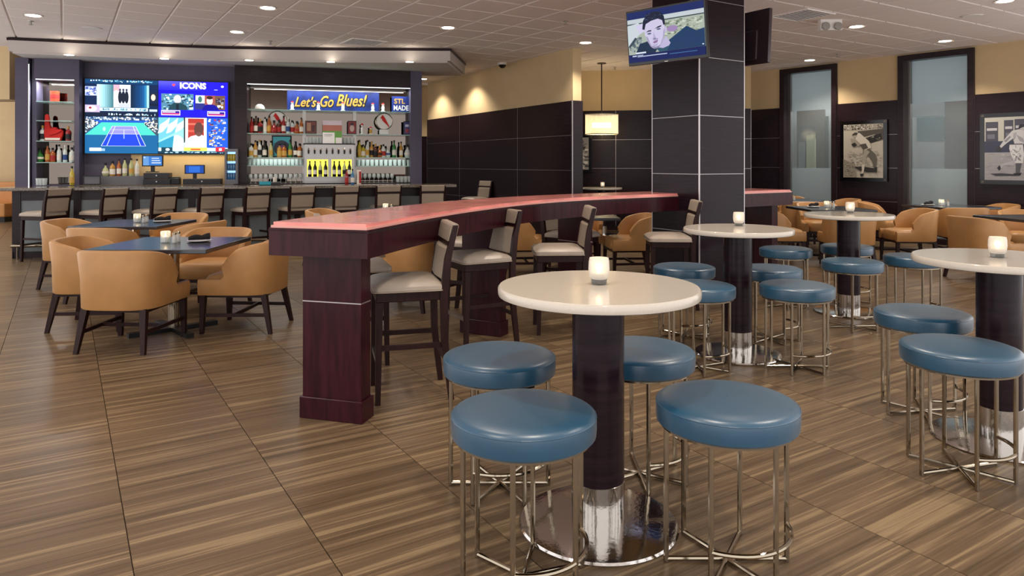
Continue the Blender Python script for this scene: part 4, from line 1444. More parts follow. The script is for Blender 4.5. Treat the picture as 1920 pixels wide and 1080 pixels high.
# niche decorations
tin = at_bar('orange_tin', 'small orange tin on the top shelf of the mirrored niche', 'tin', 103, DF + 0.2, S3['n1'])
mk('tin_body', lathe([(0.055, 0), (0.065, 0.005), (0.068, 0.16)], 18), 'orange_tin', tin, smooth=True)
mk('tin_lid', lathe([(0.070, 0.16), (0.070, 0.175), (0.01, 0.18)], 18), 'orange_tin', tin)
mk('tin_label', lathe([(0.0685, 0.05), (0.0685, 0.12)], 18, cap=False), 'paper_red', tin)
ff = at_bar('foam_finger', 'big red foam pointing finger on the niche shelf', 'foam hand', 98, DF + 0.2, S3['n3'])
mk('hand', plate([(-0.10, 0.0), (0.13, 0.0), (0.16, 0.08), (0.17, 0.16), (0.14, 0.20), (0.09, 0.19), (0.07, 0.23), (0.01, 0.23), (-0.01, 0.21), (-0.03, 0.27), (-0.045, 0.42), (-0.075, 0.45), (-0.10, 0.42), (-0.105, 0.25), (-0.115, 0.12)], -0.04, 0.03), 'red_foam', ff, bevel=0.01, seg=1)
mk('thumb', plate([(-0.02, 0.09), (0.08, 0.12), (0.15, 0.16), (0.155, 0.19), (0.12, 0.185), (0.04, 0.15), (-0.03, 0.12)], -0.06, -0.035), 'red_foam', ff, bevel=0.006, seg=1)
mk('cuff', plate([(-0.09, 0.015), (0.12, 0.015), (0.13, 0.05), (-0.095, 0.05)], -0.046, -0.038), 'paper_white', ff)

# ---- tills, screens, cooler
def till(px, d, z, wd, ht, label):
    t = at_bar('cash_register', label, 'register', px, d, z)
    n = 2 if ht > 0.2 else 1
    hh = ht / n
    for k in range(n):
        b = mk('drawer', bx(-wd / 2 + 0.01 * k, wd / 2 - 0.02 * k, -0.15, 0.15, k * hh, (k + 1) * hh - 0.008), 'plastic_dark', t, bevel=0.006, seg=1)
        mk('drawer_lock', lathe([(0.012, 0), (0.012, 0.01)], 10), 'steel', b, (0, -0.152, (k + 0.5) * hh), rx=PI / 2)
    return t
def monitor(px, py0, py1, px0, px1, d, label, shapes):
    s0_, s1_ = bs(px0, d), bs(px1, d)
    z0, z1 = bz(px, py1, d), bz(px, py0, d)
    t = at_bar('till_monitor', label, 'monitor', px, d, z0 - 0.10)
    wd, ht = s1_ - s0_, z1 - z0
    mk('housing', bx(-wd / 2, wd / 2, 0, 0.035, 0.10, 0.10 + ht), 'black', t, bevel=0.006, seg=1)
    picture('screen', wd * 0.88, ht * 0.82, shapes, 'screen_picture', t, (0, -0.002, 0.10 + ht / 2))
    mk('stand', join(bx(-0.03, 0.03, 0.01, 0.04, 0, 0.10), bx(-0.09, 0.09, -0.07, 0.08, 0, 0.015)), 'black', t)
    return z0 - 0.10
blue_ui = [(rect(0, 0, 1, 1), '3f83d8'), (rect(0, 0, 0.3, 1), '6fa6e6'), (rect(0.45, 0.72, 0.85, 0.82), 'd7e6fa'), (rect(0.45, 0.48, 0.9, 0.58), 'd7e6fa'), (rect(0.45, 0.22, 0.95, 0.34), 'd7e6fa'), (rect(0.04, 0.8, 0.12, 0.92), 'e8f2ff')]
zt1 = monitor(286, 291, 312, 266, 306, 1.05, 'lit blue till screen on the stacked drawers under the video wall', blue_ui)
till(297, 1.08, 1.06, 0.42, zt1 - 1.06 - 0.002 if zt1 > 1.2 else 0.2, 'stacked dark till drawers under the lit screen')
zt2 = monitor(365, 309, 326, 346, 384, 1.05, 'lit blue till screen beside the drink cooler', [(rect(0, 0, 1, 1), '1f4fb0'), (rect(0.18, 0.1, 0.8, 0.9), '2f74e0')])
till(381, 1.08, 1.06, 0.60, 0.10, 'wide dark till drawer beside the drink cooler')
tr = at_bar('receipt_printer', 'small black receipt printer between the two tills', 'printer', 328, 1.05, 1.06)
mk('printer_body', bx(-0.09, 0.09, -0.08, 0.08, 0, 0.11), 'black', tr, bevel=0.01, seg=1)
mk('printer_lid', bx(-0.08, 0.08, -0.07, 0.05, 0.11, 0.125), 'plastic_dark', tr)
mc = at_bar('menu_holder', 'black menu holder on the bar at the foot of the niche', 'holder', 172, 0.95, 1.06)
mk('holder_frame', join(bx(-0.13, 0.13, 0, 0.015, 0, 0.02), bx(-0.13, 0.13, 0, 0.015, 0.14, 0.155), bx(-0.13, -0.115, 0, 0.015, 0.02, 0.14), bx(0.115, 0.13, 0, 0.015, 0.02, 0.14)), 'black', mc)
mk('holder_back', bx(-0.115, 0.115, 0.008, 0.012, 0.02, 0.14), 'plastic_grey', mc)
ck = at_bar('drink_cooler', 'small glass-fronted cooler lit blue with green and blue cans', 'cooler', 433, 0.92, 1.06)
wck = bs(445, 0.92) - bs(421, 0.92)
hck = bz(433, 279, 0.92) - 1.06
mk('cooler_shell', join(bx(-wck / 2, -wck / 2 + 0.03, 0, 0.22, 0, hck), bx(wck / 2 - 0.03, wck / 2, 0, 0.22, 0, hck), bx(-wck / 2 + 0.03, wck / 2 - 0.03, 0, 0.22, hck - 0.05, hck), bx(-wck / 2 + 0.03, wck / 2 - 0.03, 0, 0.22, 0, 0.07), bx(-wck / 2 + 0.03, wck / 2 - 0.03, 0.20, 0.22, 0.07, hck - 0.05)), 'plastic_grey', ck)
mk('back_light', bx(-wck / 2 + 0.03, wck / 2 - 0.03, 0.185, 0.195, 0.07, hck - 0.05), 'cool_emit', ck)
for r_ in range(3):
    zz = 0.072 + r_ * (hck - 0.12) / 3
    mk('rack', bx(-wck / 2 + 0.03, wck / 2 - 0.03, 0.02, 0.18, zz - 0.004, zz), 'steel', ck)
    for k in range(3):
        inst('can', part_mesh('can_%d' % (r_ == 2), lathe([(0.024, 0), (0.026, 0.004), (0.026, 0.112), (0.022, 0.122)], 12), 'bottle_yellow' if r_ == 2 else 'bottle_blue'), ck, ((k - 1) * (wck - 0.07) / 3, 0.07, zz))
bx_ = at_bar('condiment_caddy', 'teal and black caddy on the bar before the glasses', 'caddy', 506, 0.25, CT_Z)
mk('tray', bx(-0.17, 0.17, -0.07, 0.07, 0, 0.05), 'plastic_dark', bx_, bevel=0.006, seg=1)
mk('tray_front', bx(-0.16, 0.02, -0.075, -0.069, 0.008, 0.06), 'teal_print', bx_)
mk('straw_cup', lathe([(0.03, 0.05), (0.034, 0.13)], 12), 'paper_white', bx_, (0.08, 0, 0))
sc_ = at_bar('straw_dispenser', 'white and red straw box on the bar beside the bottles', 'box', 673, 0.28, CT_Z)
mk('carton', bx(-0.035, 0.035, -0.03, 0.03, 0, 0.24), 'paper_white', sc_, bevel=0.004, seg=1)
mk('red_band', bx(0.0, 0.036, -0.0315, 0.0315, 0.02, 0.22), 'paper_red', sc_)

# ================================================================== THE VIDEO WALL
vw = bar_thing('video_wall', 'large video wall of four bright screens above the till counter', 'screen')
vz0, vz1 = 1.585, 2.85
vs0, vs1 = bs(160, DV), bs(428, DV)
vwid, vh = vs1 - vs0, vz1 - vz0
mk('bezel', bx(vs0 - 0.015, vs1 + 0.015, DV - 0.02, DV + 0.055, vz0 - 0.015, vz1 + 0.015), 'black', vw)
def confetti(u0, v0, u1, v1, n, cols, su=0.02, sv=0.025):
    out = []
    for _ in range(n):
        u, v = R.uniform(u0, u1 - su), R.uniform(v0, v1 - sv)
        a, b = su * R.uniform(0.5, 1.5), sv * R.uniform(0.5, 1.5)
        out.append((rect(u, v, min(u1, u + a), min(v1, v + b)), R.choice(cols)))
    return out
news = [(rect(0, 0, 1, 1), '0d2346')]
news += [(rect(0, 0.88, 1, 1), '0e3a63')] + confetti(0.05, 0.92, 0.95, 0.985, 60, ['bfe6f2', '6fb7d6', '2f6f95', 'e8f6fb'], 0.018, 0.03)
news += [(rect(0, 0.55, 0.16, 0.80), 'a9b6e0')] + confetti(0.0, 0.55, 0.16, 0.80, 22, ['dfe8fa', '6a77c0', '45539a'], 0.025, 0.05)
for k in range(8):
    c = int(255 - 18 * k)
    news.append((rect(0.16 + k * 0.028, 0.24, 0.16 + (k + 1) * 0.028, 0.86), '%02x%02x%02x' % (max(c - 60, 30), max(c - 10, 70), max(c, 120))))
for k in range(8):
    news.append((rect(0.62 + k * 0.032, 0.24, 0.62 + (k + 1) * 0.032, 0.86), ('0a2540', '0a2b4d', '0b3560', '0d3a6b', '0e4477', '125088', '2a78a8', '9fd8e4')[k]))
news += [(rect(0.385, 0.24, 0.62, 0.86), 'cfd3e4'), (rect(0.385, 0.68, 0.47, 0.86), 'c99fb4'), (rect(0.47, 0.74, 0.62, 0.86), 'e3e8f2'), (oval(0.425, 0.5, 0.04, 0.22), 'f4f6fb'), (oval(0.42, 0.74, 0.018, 0.04), 'd7a79a')]
for u in (0.475, 0.52, 0.565):
    news += [(oval(u, 0.52, 0.028, 0.17), '17202e'), (oval(u, 0.72, 0.014, 0.035), '262f40')]
news += [(rect(0.45, 0.25, 0.6, 0.34), 'b9bfce'), (rect(0.88, 0.40, 1, 0.66), '16243a'), (oval(0.935, 0.53, 0.032, 0.09), 'f2cbb6'), (rect(0.88, 0.30, 1, 0.36), '0e1a2e')]
news += [(rect(0.0, 0.10, 0.2, 0.30), 'b9a8c4'), (oval(0.09, 0.20, 0.07, 0.08), 'd4dbe6'), (oval(0.07, 0.22, 0.02, 0.03), 'a02030'), (rect(0.2, 0.14, 0.86, 0.23), 'c9e6ee'), (rect(0, 0.0, 1, 0.10), '0c1c34'), (rect(0.88, 0.14, 0.99, 0.2), 'b9d6e2')]
news += confetti(0.24, 0.15, 0.84, 0.22, 44, ['3f7f9a', '1f5a7a', '79b7cc'], 0.010, 0.05) + confetti(0.3, 0.02, 0.97, 0.08, 50, ['d7ecf4', '9fc4d6'], 0.010, 0.04)
icons = []
for k in range(10):
    icons.append((rect(0, 0.75 + 0.025 * k, 1, 0.775 + 0.025 * k), ('2a26d8', '2b29dc', '302ede', '3533e0', '3b3ae2', '4240e2', '4846e0', '4d4bdd', '504edb', '5250d8')[k]))
icons += [(rect(0, 0, 1, 0.75), '1a12e0'), (rect(0.6, 0.0, 1, 1), '2019dc'), (rect(0.04, 0.20, 0.5, 0.65), '4f7f9a')]
icons += confetti(0.04, 0.2, 0.5, 0.65, 90, ['cfeaf0', '2a4a5a', '9fd0dc', '1b3340', 'e6f4f6', '5f9ab0'], 0.03, 0.04)
icons += [(oval(0.27, 0.50, 0.055, 0.12), 'e2c6c8'), ([(0.14, 0.2), (0.16, 0.32), (0.22, 0.40), (0.32, 0.40), (0.40, 0.32), (0.42, 0.2)], '1d3f4a'), (rect(0.25, 0.2, 0.29, 0.36), '14202c')]
icons += [(rect(0.52, 0.22, 0.96, 0.62), '2c2f7a'), (rect(0.53, 0.40, 0.66, 0.62), 'dff0ea'), (oval(0.595, 0.51, 0.03, 0.09), '3f6f66'), (rect(0.66, 0.36, 0.81, 0.62), '9a4f4a'), (rect(0.81, 0.22, 0.96, 0.62), '6a4a3a')]
icons += confetti(0.82, 0.24, 0.95, 0.6, 24, ['b98a4a', 'd9d2c8', '3a2a3a', '7f8aa0'], 0.03, 0.05)
icons += [(oval(0.735, 0.47, 0.045, 0.12), 'eec7c0'), (oval(0.735, 0.56, 0.046, 0.05), '3a2320'), ([(0.62, 0.2), (0.65, 0.32), (0.70, 0.37), (0.78, 0.37), (0.84, 0.32), (0.88, 0.2)], '140f8c')]
icons += [(rect(0.04, 0.05, 0.31, 0.19), 'f0e8f4'), (rect(0.05, 0.07, 0.30, 0.17), '2f1f8a'), (rect(0.05, 0.07, 0.30, 0.11), 'c43a7a'), (rect(0.06, 0.125, 0.24, 0.155), 'eae6f6'), (rect(0.70, 0.04, 0.96, 0.18), 'f0e8f4'), (rect(0.71, 0.06, 0.95, 0.16), '2f1f8a'), (rect(0.71, 0.06, 0.95, 0.10), 'c43a7a'), (rect(0.72, 0.115, 0.88, 0.145), 'eae6f6'), (oval(0.92, 0.88, 0.022, 0.03), 'e6e8fa'), (rect(0.80, 0.775, 0.85, 0.79), 'c9cbf0')]
tennis = [(rect(0, 0, 1, 1), '125f93'), (rect(0, 0.86, 1, 1), '1f3f66'), (rect(0, 0.76, 1, 0.9), '1b55b8')]
tennis += confetti(0.0, 0.9, 1.0, 1.0, 90, ['e8eef4', '9fb2c4', '50708f', 'f4e9e4'], 0.02, 0.035)
tennis += [([(0, 0.5), (0.22, 0.84), (0.80, 0.84), (1, 0.5)], '46c4b4'), ([(0, 0.52), (0, 0.95), (0.20, 0.84)], '3a4a5a'), ([(1, 0.45), (1, 0.95), (0.80, 0.84)], '3a4a5a')]
for _ in range(70):
    t_ = R.random()
    u = R.uniform(0, 0.17)
    v = R.uniform(0.55 + 1.5 * u, 0.93 - 0.5 * u)
    tennis.append((rect(u, v, u + 0.018, v + 0.03), R.choice(['eef2f6', 'b9c6d2', '2a3644', 'd9c9c0'])))
    u = R.uniform(0, 0.17)
    v = R.uniform(0.50 + 1.6 * u, 0.93 - 0.5 * u)
    tennis.append((rect(0.982 - u, v, 1.0 - u, v + 0.03), R.choice(['f6f6f2', 'c6ccd2', '1a2430', 'e9dcc9'])))
tennis += [(rect(0, 0.02, 1, 0.5), '135a8e'), ([(0.22, 0.20), (0.37, 0.74), (0.69, 0.74), (0.83, 0.20)], '1a3fd0'), ([(0.325, 0.52), (0.37, 0.74), (0.69, 0.74), (0.75, 0.52)], '8a86cf')]
def line(p, q, w_, c):
    d = Vector((q[0] - p[0], q[1] - p[1])).normalized()
    n_ = Vector((-d.y, d.x)) * w_
    return ([(p[0] - n_.x, p[1] - n_.y), (q[0] - n_.x, q[1] - n_.y), (q[0] + n_.x, q[1] + n_.y), (p[0] + n_.x, p[1] + n_.y)], c)
for p_, q_ in (((0.22, 0.20), (0.83, 0.20)), ((0.22, 0.20), (0.37, 0.74)), ((0.83, 0.20), (0.69, 0.74)), ((0.37, 0.74), (0.69, 0.74)), ((0.295, 0.20), (0.41, 0.74)), ((0.76, 0.20), (0.655, 0.74)), ((0.53, 0.40), (0.53, 0.64)), ((0.36, 0.64), (0.71, 0.64)), ((0.33, 0.53), (0.735, 0.53))):
    tennis.append(line(p_, q_, 0.004, 'cfdcf6'))
tennis += [(rect(0.06, 0.06, 0.22, 0.15), 'dfe8f2'), (rect(0.22, 0.06, 0.27, 0.13), '8fb0d0'), (oval(0.26, 0.66, 0.02, 0.06), 'a9d6e0')]
studio = [(rect(0, 0, 1, 1), '3f9ac0'), (rect(0, 0.25, 0.38, 1), '69b6d0')]
for a_ in (0.04, 0.16, 0.28):
    studio.append(([(a_ - 0.05, 0.55), (a_ + 0.02, 0.60), (a_ + 0.10, 0.78), (a_ + 0.12, 1.0), (a_ + 0.06, 0.9), (a_ - 0.02, 0.8)], 'd6f2ee'))
studio += [([(0, 0.35), (0.38, 0.72), (0.38, 0.25), (0, 0.15)], '8fd6de'), (oval(0.26, 0.28, 0.11, 0.24), 'c6efec'), ([(0, 0.30), (0.22, 0.5), (0.2, 0.15), (0, 0.1)], '2f8fb0')]
studio += [(rect(0.36, 0.3, 0.39, 1), '101018'), (rect(0.38, 0.2, 0.7, 1), 'f0eeea'), (rect(0.42, 0.3, 0.65, 0.98), 'a8352c'), (rect(0.42, 0.6, 0.65, 0.66), 'c85a48'), (rect(0.42, 0.8, 0.65, 0.85), 'd06a58'), (oval(0.575, 0.68, 0.068, 0.20, 18), '5a3a34')]
studio += [([(0.36, 0.12), (0.38, 0.36), (0.46, 0.48), (0.54, 0.52), (0.62, 0.52), (0.70, 0.46), (0.76, 0.34), (0.78, 0.12)], 'e3ece6'), (oval(0.575, 0.54, 0.04, 0.06), '6a463c'), (rect(0.69, 0.1, 1, 1), '1f55c8')]
studio += confetti(0.71, 0.2, 0.98, 0.98, 80, ['dfe6f4', '6a8ae0', 'b98a3a', '2a2f6a', 'd0d8ee', 'a83a4a', '3f6fd8'], 0.03, 0.035)
studio += [(rect(0, 0.07, 1, 0.16), 'e2e8e0'), (rect(0.36, 0.07, 0.7, 0.17), 'd6dc5a'), (rect(0.46, 0.09, 0.6, 0.14), 'c8603a'), (rect(0.04, 0.05, 0.2, 0.17), '123a4a'), (oval(0.13, 0.11, 0.03, 0.04), 'd7ecee'), (rect(0.82, 0.05, 0.96, 0.18), 'd62a3a'), (rect(0.87, 0.08, 0.91, 0.15), 'f4e9ea'), (rect(0, 0, 1, 0.06), '0e3348')]
studio += confetti(0.06, 0.01, 0.95, 0.05, 26, ['b9dce6', '7fb0c4'], 0.03, 0.02)
gap = 0.004
hw_, hh_ = vwid / 2, vh / 2
for nm, cu, cv, sh in (('screen_panel', -0.5, 0.5, news), ('screen_panel', 0.5, 0.5, icons), ('screen_panel', -0.5, -0.5, tennis), ('screen_panel', 0.5, -0.5, studio)):
    xc, zc_ = (vs0 + vs1) / 2 + cu * hw_, (vz0 + vz1) / 2 + cv * hh_
    pn = mk(nm, bx(xc - hw_ / 2 + gap, xc + hw_ / 2 - gap, DV - 0.03, DV - 0.02, zc_ - hh_ / 2 + gap, zc_ + hh_ / 2 - gap), 'black', vw)
    picture('screen_image', hw_ - 2 * gap, hh_ - 2 * gap, sh, 'wall_screen_picture', pn, (xc, DV - 0.031, zc_), step=0.00003)
mat('white_emit', 'ffffff', 0.5, emit='ffffff', estr=1.4)
mat('red_emit', 'ff4040', 0.5, emit='ff5050', estr=1.0)
tx = text_geo('ICONS', 0.16, 0, 0.001, 0.006)
pn_ = mk('lettering', upright(fit(tx, 0.42, 0.11), DV - 0.075, (vs0 + vs1) / 2 + 0.5 * hw_, (vz0 + vz1) / 2 + 0.5 * hh_ + 0.235), 'white_emit', vw)
mk('title_mark', upright(([(-0.03, 0, 0), (0.0, 0.02, 0), (0.03, 0.005, 0), (0.0, -0.03, 0)], [(0, 1, 2, 3)]), DV - 0.075, (vs0 + vs1) / 2 + 0.5 * hw_ - 0.31, (vz0 + vz1) / 2 + 0.5 * hh_ + 0.245), 'red_emit', vw)

# ================================================================== SCREENS ON THE COLUMN
def column_tv(name, label, pl, pr, z0, z1, tilt, shapes, on=True, case='black_gloss'):
    pl, pr = Vector((*pl, 0)), Vector((*pr, 0))
    c = (pl + pr) / 2
    d = pr - pl
    rz = math.atan2(d.y, d.x)
    wd, ht = d.length, z1 - z0
    t = thing(name, label, 'television', (c.x, c.y, z0), rz)
    def til(g):
        return move(g, rx=tilt)
    mk('casing', til(bx(-wd / 2, wd / 2, 0, 0.05, 0, ht)), case, t, bevel=0.004, seg=1)
    mk('casing_hump', til(bx(-wd * 0.36, wd * 0.36, 0.05, 0.085, 0.04, ht * 0.62)), 'plastic_dark' if on else case, t, bevel=0.01, seg=1)
    if on:
        sc = picture('screen', wd - 0.03, ht - 0.05, shapes, 'screen_picture', t, (0, -0.001 - math.sin(tilt) * (ht / 2 + 0.005), 0.005 + ht / 2), rx=tilt, step=0.00002)
    else:
        mk('screen', til(bx(-wd / 2 + 0.015, wd / 2 - 0.015, -0.003, 0, 0.03, ht - 0.015)), 'screen_off', t)
    mk('badge', til(bx(-0.02, 0.02, -0.003, 0, 0.006, 0.014)), 'steel', t)
    mk('wall_bracket', join(til(bx(-0.12, 0.12, 0.085, 0.11, ht * 0.2, ht * 0.6)), tube([(0, 0.10, ht * 0.45), (0.0, 0.24, ht * 0.45)], 0.03, 8)), 'black', t)
    return t
por = [(rect(0, 0, 1, 1), '14224e'), (rect(0.0, 0.86, 1, 1), '1c2a62')]
por += [(rect(0.0, 0.16, 1, 0.86), 'a9b3a6'), (rect(0, 0.77, 1, 0.86), 'c2cbd0'), (rect(0, 0.755, 1, 0.775), '2e3e48')]
por += confetti(0.45, 0.42, 0.98, 0.74, 150, ['8f9a86', 'bcc4b4', '77836f', 'c9d0c0', 'a3ac98', '657263'], 0.03, 0.025)
por += confetti(0.02, 0.2, 0.22, 0.5, 40, ['5a6a70', '7f8d92', '4a5a66', '9aa8aa'], 0.03, 0.04)
por += [([(0.0, 0.74), (0.16, 0.78), (0.2, 0.60), (0.10, 0.46), (0.02, 0.36), (0.0, 0.32)], 'c9d2d8'), ([(0.0, 0.33), (0.02, 0.30), (0.13, 0.47), (0.10, 0.50)], '3a4a58'), ([(0.12, 0.72), (0.22, 0.76), (0.24, 0.60), (0.17, 0.55)], 'cfc8e6'), (oval(0.60, 0.57, 0.07, 0.06), '9d86b4')]
por += [([(0.55, 0.36), (0.78, 0.58), (0.9, 0.47), (1.0, 0.50), (1.0, 0.16), (0.5, 0.16)], '1c3b62'), ([(0.10, 0.18), (0.16, 0.36), (0.30, 0.40), (0.40, 0.24), (0.36, 0.14), (0.10, 0.14)], '1b3049')]
por += [([(0.40, 0.25), (0.52, 0.45), (0.57, 0.30), (0.52, 0.20)], 'bcb4d6'), ([(0.36, 0.26), (0.42, 0.16), (0.52, 0.16), (0.56, 0.26), (0.47, 0.22)], '2d5468')]
face = [(0.225, 0.66), (0.25, 0.80), (0.33, 0.86), (0.42, 0.86), (0.48, 0.78), (0.505, 0.64), (0.50, 0.48), (0.46, 0.32), (0.41, 0.235), (0.36, 0.225), (0.31, 0.27), (0.27, 0.38), (0.24, 0.50)]
por += [(face, 'cdc6e2'), (oval(0.515, 0.57, 0.018, 0.055), 'c3bad8'), ([(0.31, 0.30), (0.36, 0.225), (0.41, 0.235), (0.46, 0.32), (0.42, 0.28), (0.37, 0.26)], '8c86aa')]
por += [([(0.205, 0.64), (0.22, 0.80), (0.27, 0.91), (0.36, 0.955), (0.45, 0.93), (0.50, 0.84), (0.515, 0.68), (0.49, 0.66), (0.475, 0.76), (0.42, 0.80), (0.33, 0.78), (0.255, 0.73), (0.235, 0.62)], '1b2338')]
por += [([(0.25, 0.565), (0.285, 0.60), (0.325, 0.60), (0.327, 0.575), (0.285, 0.575)], '20283c'), ([(0.37, 0.615), (0.42, 0.655), (0.465, 0.665), (0.46, 0.64), (0.42, 0.625)], '20283c')]
por += [(oval(0.297, 0.535, 0.028, 0.018), '5e6484'), (oval(0.425, 0.60, 0.028, 0.018), '5e6484'), ([(0.355, 0.56), (0.345, 0.43), (0.385, 0.43)], 'b2aacb'), ([(0.335, 0.425), (0.36, 0.41), (0.395, 0.435), (0.365, 0.44)], '77719a'), ([(0.335, 0.36), (0.37, 0.385), (0.41, 0.395), (0.40, 0.35), (0.36, 0.33)], '8d6f9c')]
por += [([(0.245, 0.50), (0.27, 0.38), (0.31, 0.27), (0.335, 0.25), (0.30, 0.36), (0.275, 0.47)], 'a49dc0'), ([(0.46, 0.32), (0.50, 0.48), (0.505, 0.60), (0.485, 0.56), (0.475, 0.44), (0.44, 0.31)], 'aaa3c6'),
        ([(0.32, 0.34), (0.345, 0.315), (0.375, 0.31), (0.41, 0.335), (0.39, 0.275), (0.355, 0.265)], 'b0a9c8'), ([(0.33, 0.40), (0.365, 0.412), (0.41, 0.425), (0.412, 0.408), (0.365, 0.395)], '8780a4')]
por += confetti(0.23, 0.80, 0.48, 0.93, 40, ['2a3450', '121a2c', '36415f'], 0.02, 0.018)
por += [(rect(0, 0.0, 1, 0.15), '12205a'), (rect(0.10, 0.165, 0.24, 0.195), 'dfe6f4'), (rect(0.05, 0.115, 0.11, 0.14), 'c3cde6'), (rect(0.12, 0.125, 0.2, 0.14), 'b6c0dc'), (rect(0.12, 0.10, 0.52, 0.118), 'b6c0dc'), (rect(0.55, 0.085, 0.9, 0.10), '3f6a9a'), (rect(0.965, 0.19, 0.985, 0.21), 'dfe6f4')]
column_tv('television', 'television on the column showing a dark-haired man in a portrait', (1.215, 7.38), (1.86, 6.74), 2.425, 2.985, 0.10, por)
q0 = COR + VD * (CW + 0.30)
column_tv('television', 'switched-off television seen from behind on the far side of the column', tuple((q0 - UD * 0.10 + UD * 0.92)[:2])[::1], tuple((q0 - UD * 0.10)[:2]), 2.52, 3.12, 0.06, [], on=False, case='tv_back').rotation_euler[2] += PI

# ================================================================== FRAMED PHOTOGRAPHS ON THE RIGHT WALL
def wall_photo(px0, px1, py0, py1, label, shapes, W=WR, full_w=None):
    t0, t1 = W.t(px0), W.t(px1)
    z0, z1 = W.z((px0 + px1) / 2, py1), W.z((px0 + px1) / 2, py0)
    wd, ht = (t1 - t0) if full_w is None else full_w, z1 - z0
    p = W.w(t0 + wd / 2, -0.045, z0)
    t = thing('framed_photograph', label, 'picture', p, W.rz)
    mk('glass_panel', bx(-wd / 2 - 0.07, wd / 2 + 0.07, -0.02, -0.008, -0.07, ht + 0.07), 'black_gloss', t)
    picture('print', wd, ht, shapes, 'print_picture', t, (0, -0.0215, ht / 2), step=0.00003)
    for x in (-wd / 2 - 0.03, wd / 2 + 0.03):
        for z in (-0.035, ht + 0.035):
            mk('standoff', move(lathe([(0.022, 0), (0.022, 0.03)], 12), x, 0.01, z, rx=PI / 2), 'chrome', t, smooth=True)
    return t
g1 = [(rect(0, 0, 1, 1), 'b9b3a4'), (rect(0, 0.88, 1, 1), 'a8a294')] + confetti(0, 0.89, 1, 1, 90, ['d9d3c4', '5a554c', '8a8578', '3a3630'], 0.03, 0.02)
g1 += [([(0.36, 0.87), (1, 0.90), (1, 0.70), (0.7, 0.64), (0.42, 0.80)], '4f4a42'), ([(0.5, 0.75), (0.8, 0.80), (0.8, 0.78), (0.5, 0.73)], 'c9c3b4'), ([(0.55, 0.74), (0.95, 0.82), (0.98, 0.72), (0.72, 0.64)], '211e1a')]
g1 += confetti(0.6, 0.68, 0.95, 0.78, 18, ['bdb7a8', '15130f', '6a655a'], 0.03, 0.02)
g1 += confetti(0.02, 0.04, 0.98, 0.5, 160, ['aaa494', 'c4beae', '9b9586', '8f897b'], 0.05, 0.015)
g1 += [([(0.0, 0.0), (0.35, 0.0), (0.3, 0.25), (0.0, 0.35)], '8d8778')] + confetti(0, 0.02, 0.33, 0.3, 60, ['a39d8d', '6f6a5e', '57534a'], 0.03, 0.012)
g1 += [([(0.28, 0.20), (0.50, 0.21), (0.86, 0.17), (0.86, 0.10), (0.62, 0.10), (0.40, 0.14)], '26231f')]
g1 += [([(0.50, 0.58), (0.64, 0.56), (0.82, 0.44), (0.86, 0.34), (0.84, 0.17), (0.79, 0.16), (0.74, 0.30), (0.62, 0.42), (0.52, 0.44)], '5f5a50'), ([(0.53, 0.56), (0.68, 0.48), (0.60, 0.40), (0.58, 0.30), (0.52, 0.20), (0.47, 0.21), (0.53, 0.40)], 'a09a8b'), ([(0.48, 0.25), (0.56, 0.25), (0.53, 0.12), (0.50, 0.03), (0.45, 0.03), (0.48, 0.14)], 'c9c3b4'), ([(0.44, 0.07), (0.53, 0.08), (0.51, 0.02), (0.45, 0.02)], '1f1c18'), ([(0.79, 0.20), (0.86, 0.19), (0.86, 0.13), (0.80, 0.14)], '1f1c18')]
g1 += [([(0.34, 0.82), (0.42, 0.84), (0.66, 0.68), (0.72, 0.56), (0.56, 0.52), (0.44, 0.60), (0.30, 0.70)], 'cfc9ba'), ([(0.42, 0.62), (0.58, 0.64), (0.64, 0.55), (0.52, 0.52)], '4b463e'), ([(0.20, 0.74), (0.32, 0.72), (0.44, 0.64), (0.40, 0.58), (0.28, 0.62), (0.20, 0.68)], '9b9586'), ([(0.21, 0.63), (0.30, 0.66), (0.36, 0.61), (0.30, 0.575), (0.24, 0.585)], '2a2722'), (oval(0.31, 0.79, 0.05, 0.04), 'a49e8f'), ([(0.22, 0.80), (0.30, 0.85), (0.38, 0.84), (0.36, 0.80), (0.26, 0.79)], '3a362f')]
wall_photo(1585, 1659, 233, 333, 'framed black and white photograph of a pitcher mid throw', g1)
g2 = [(rect(0, 0, 1, 1), '9b9a9c'), (rect(0, 0.46, 1, 1), 'b3b2a8'), (rect(0, 0.44, 1, 0.62), '3c3f52')]
for u0_, u1_, v1_ in ((0.02, 0.24, 0.93), (0.34, 0.50, 0.95), (0.52, 0.9, 0.96)):
    g2 += [(rect(u0_, 0.62, u1_, v1_), '4a4a55'), (rect(u0_ + 0.02, v1_ - 0.14, u1_ - 0.02, v1_ - 0.10), 'b9b9bd'), (rect(u0_ + 0.03, 0.66, u1_ - 0.06, v1_ - 0.2), '6f6f7a')]
g2 += confetti(0, 0.02, 1, 0.42, 90, ['a6a5a6', '908f92', 'b0afaf'], 0.06, 0.012)
g2 += [([(0.10, 0.10), (0.30, 0.11), (0.62, 0.09), (0.60, 0.07), (0.2, 0.065)], '3a3a44')]
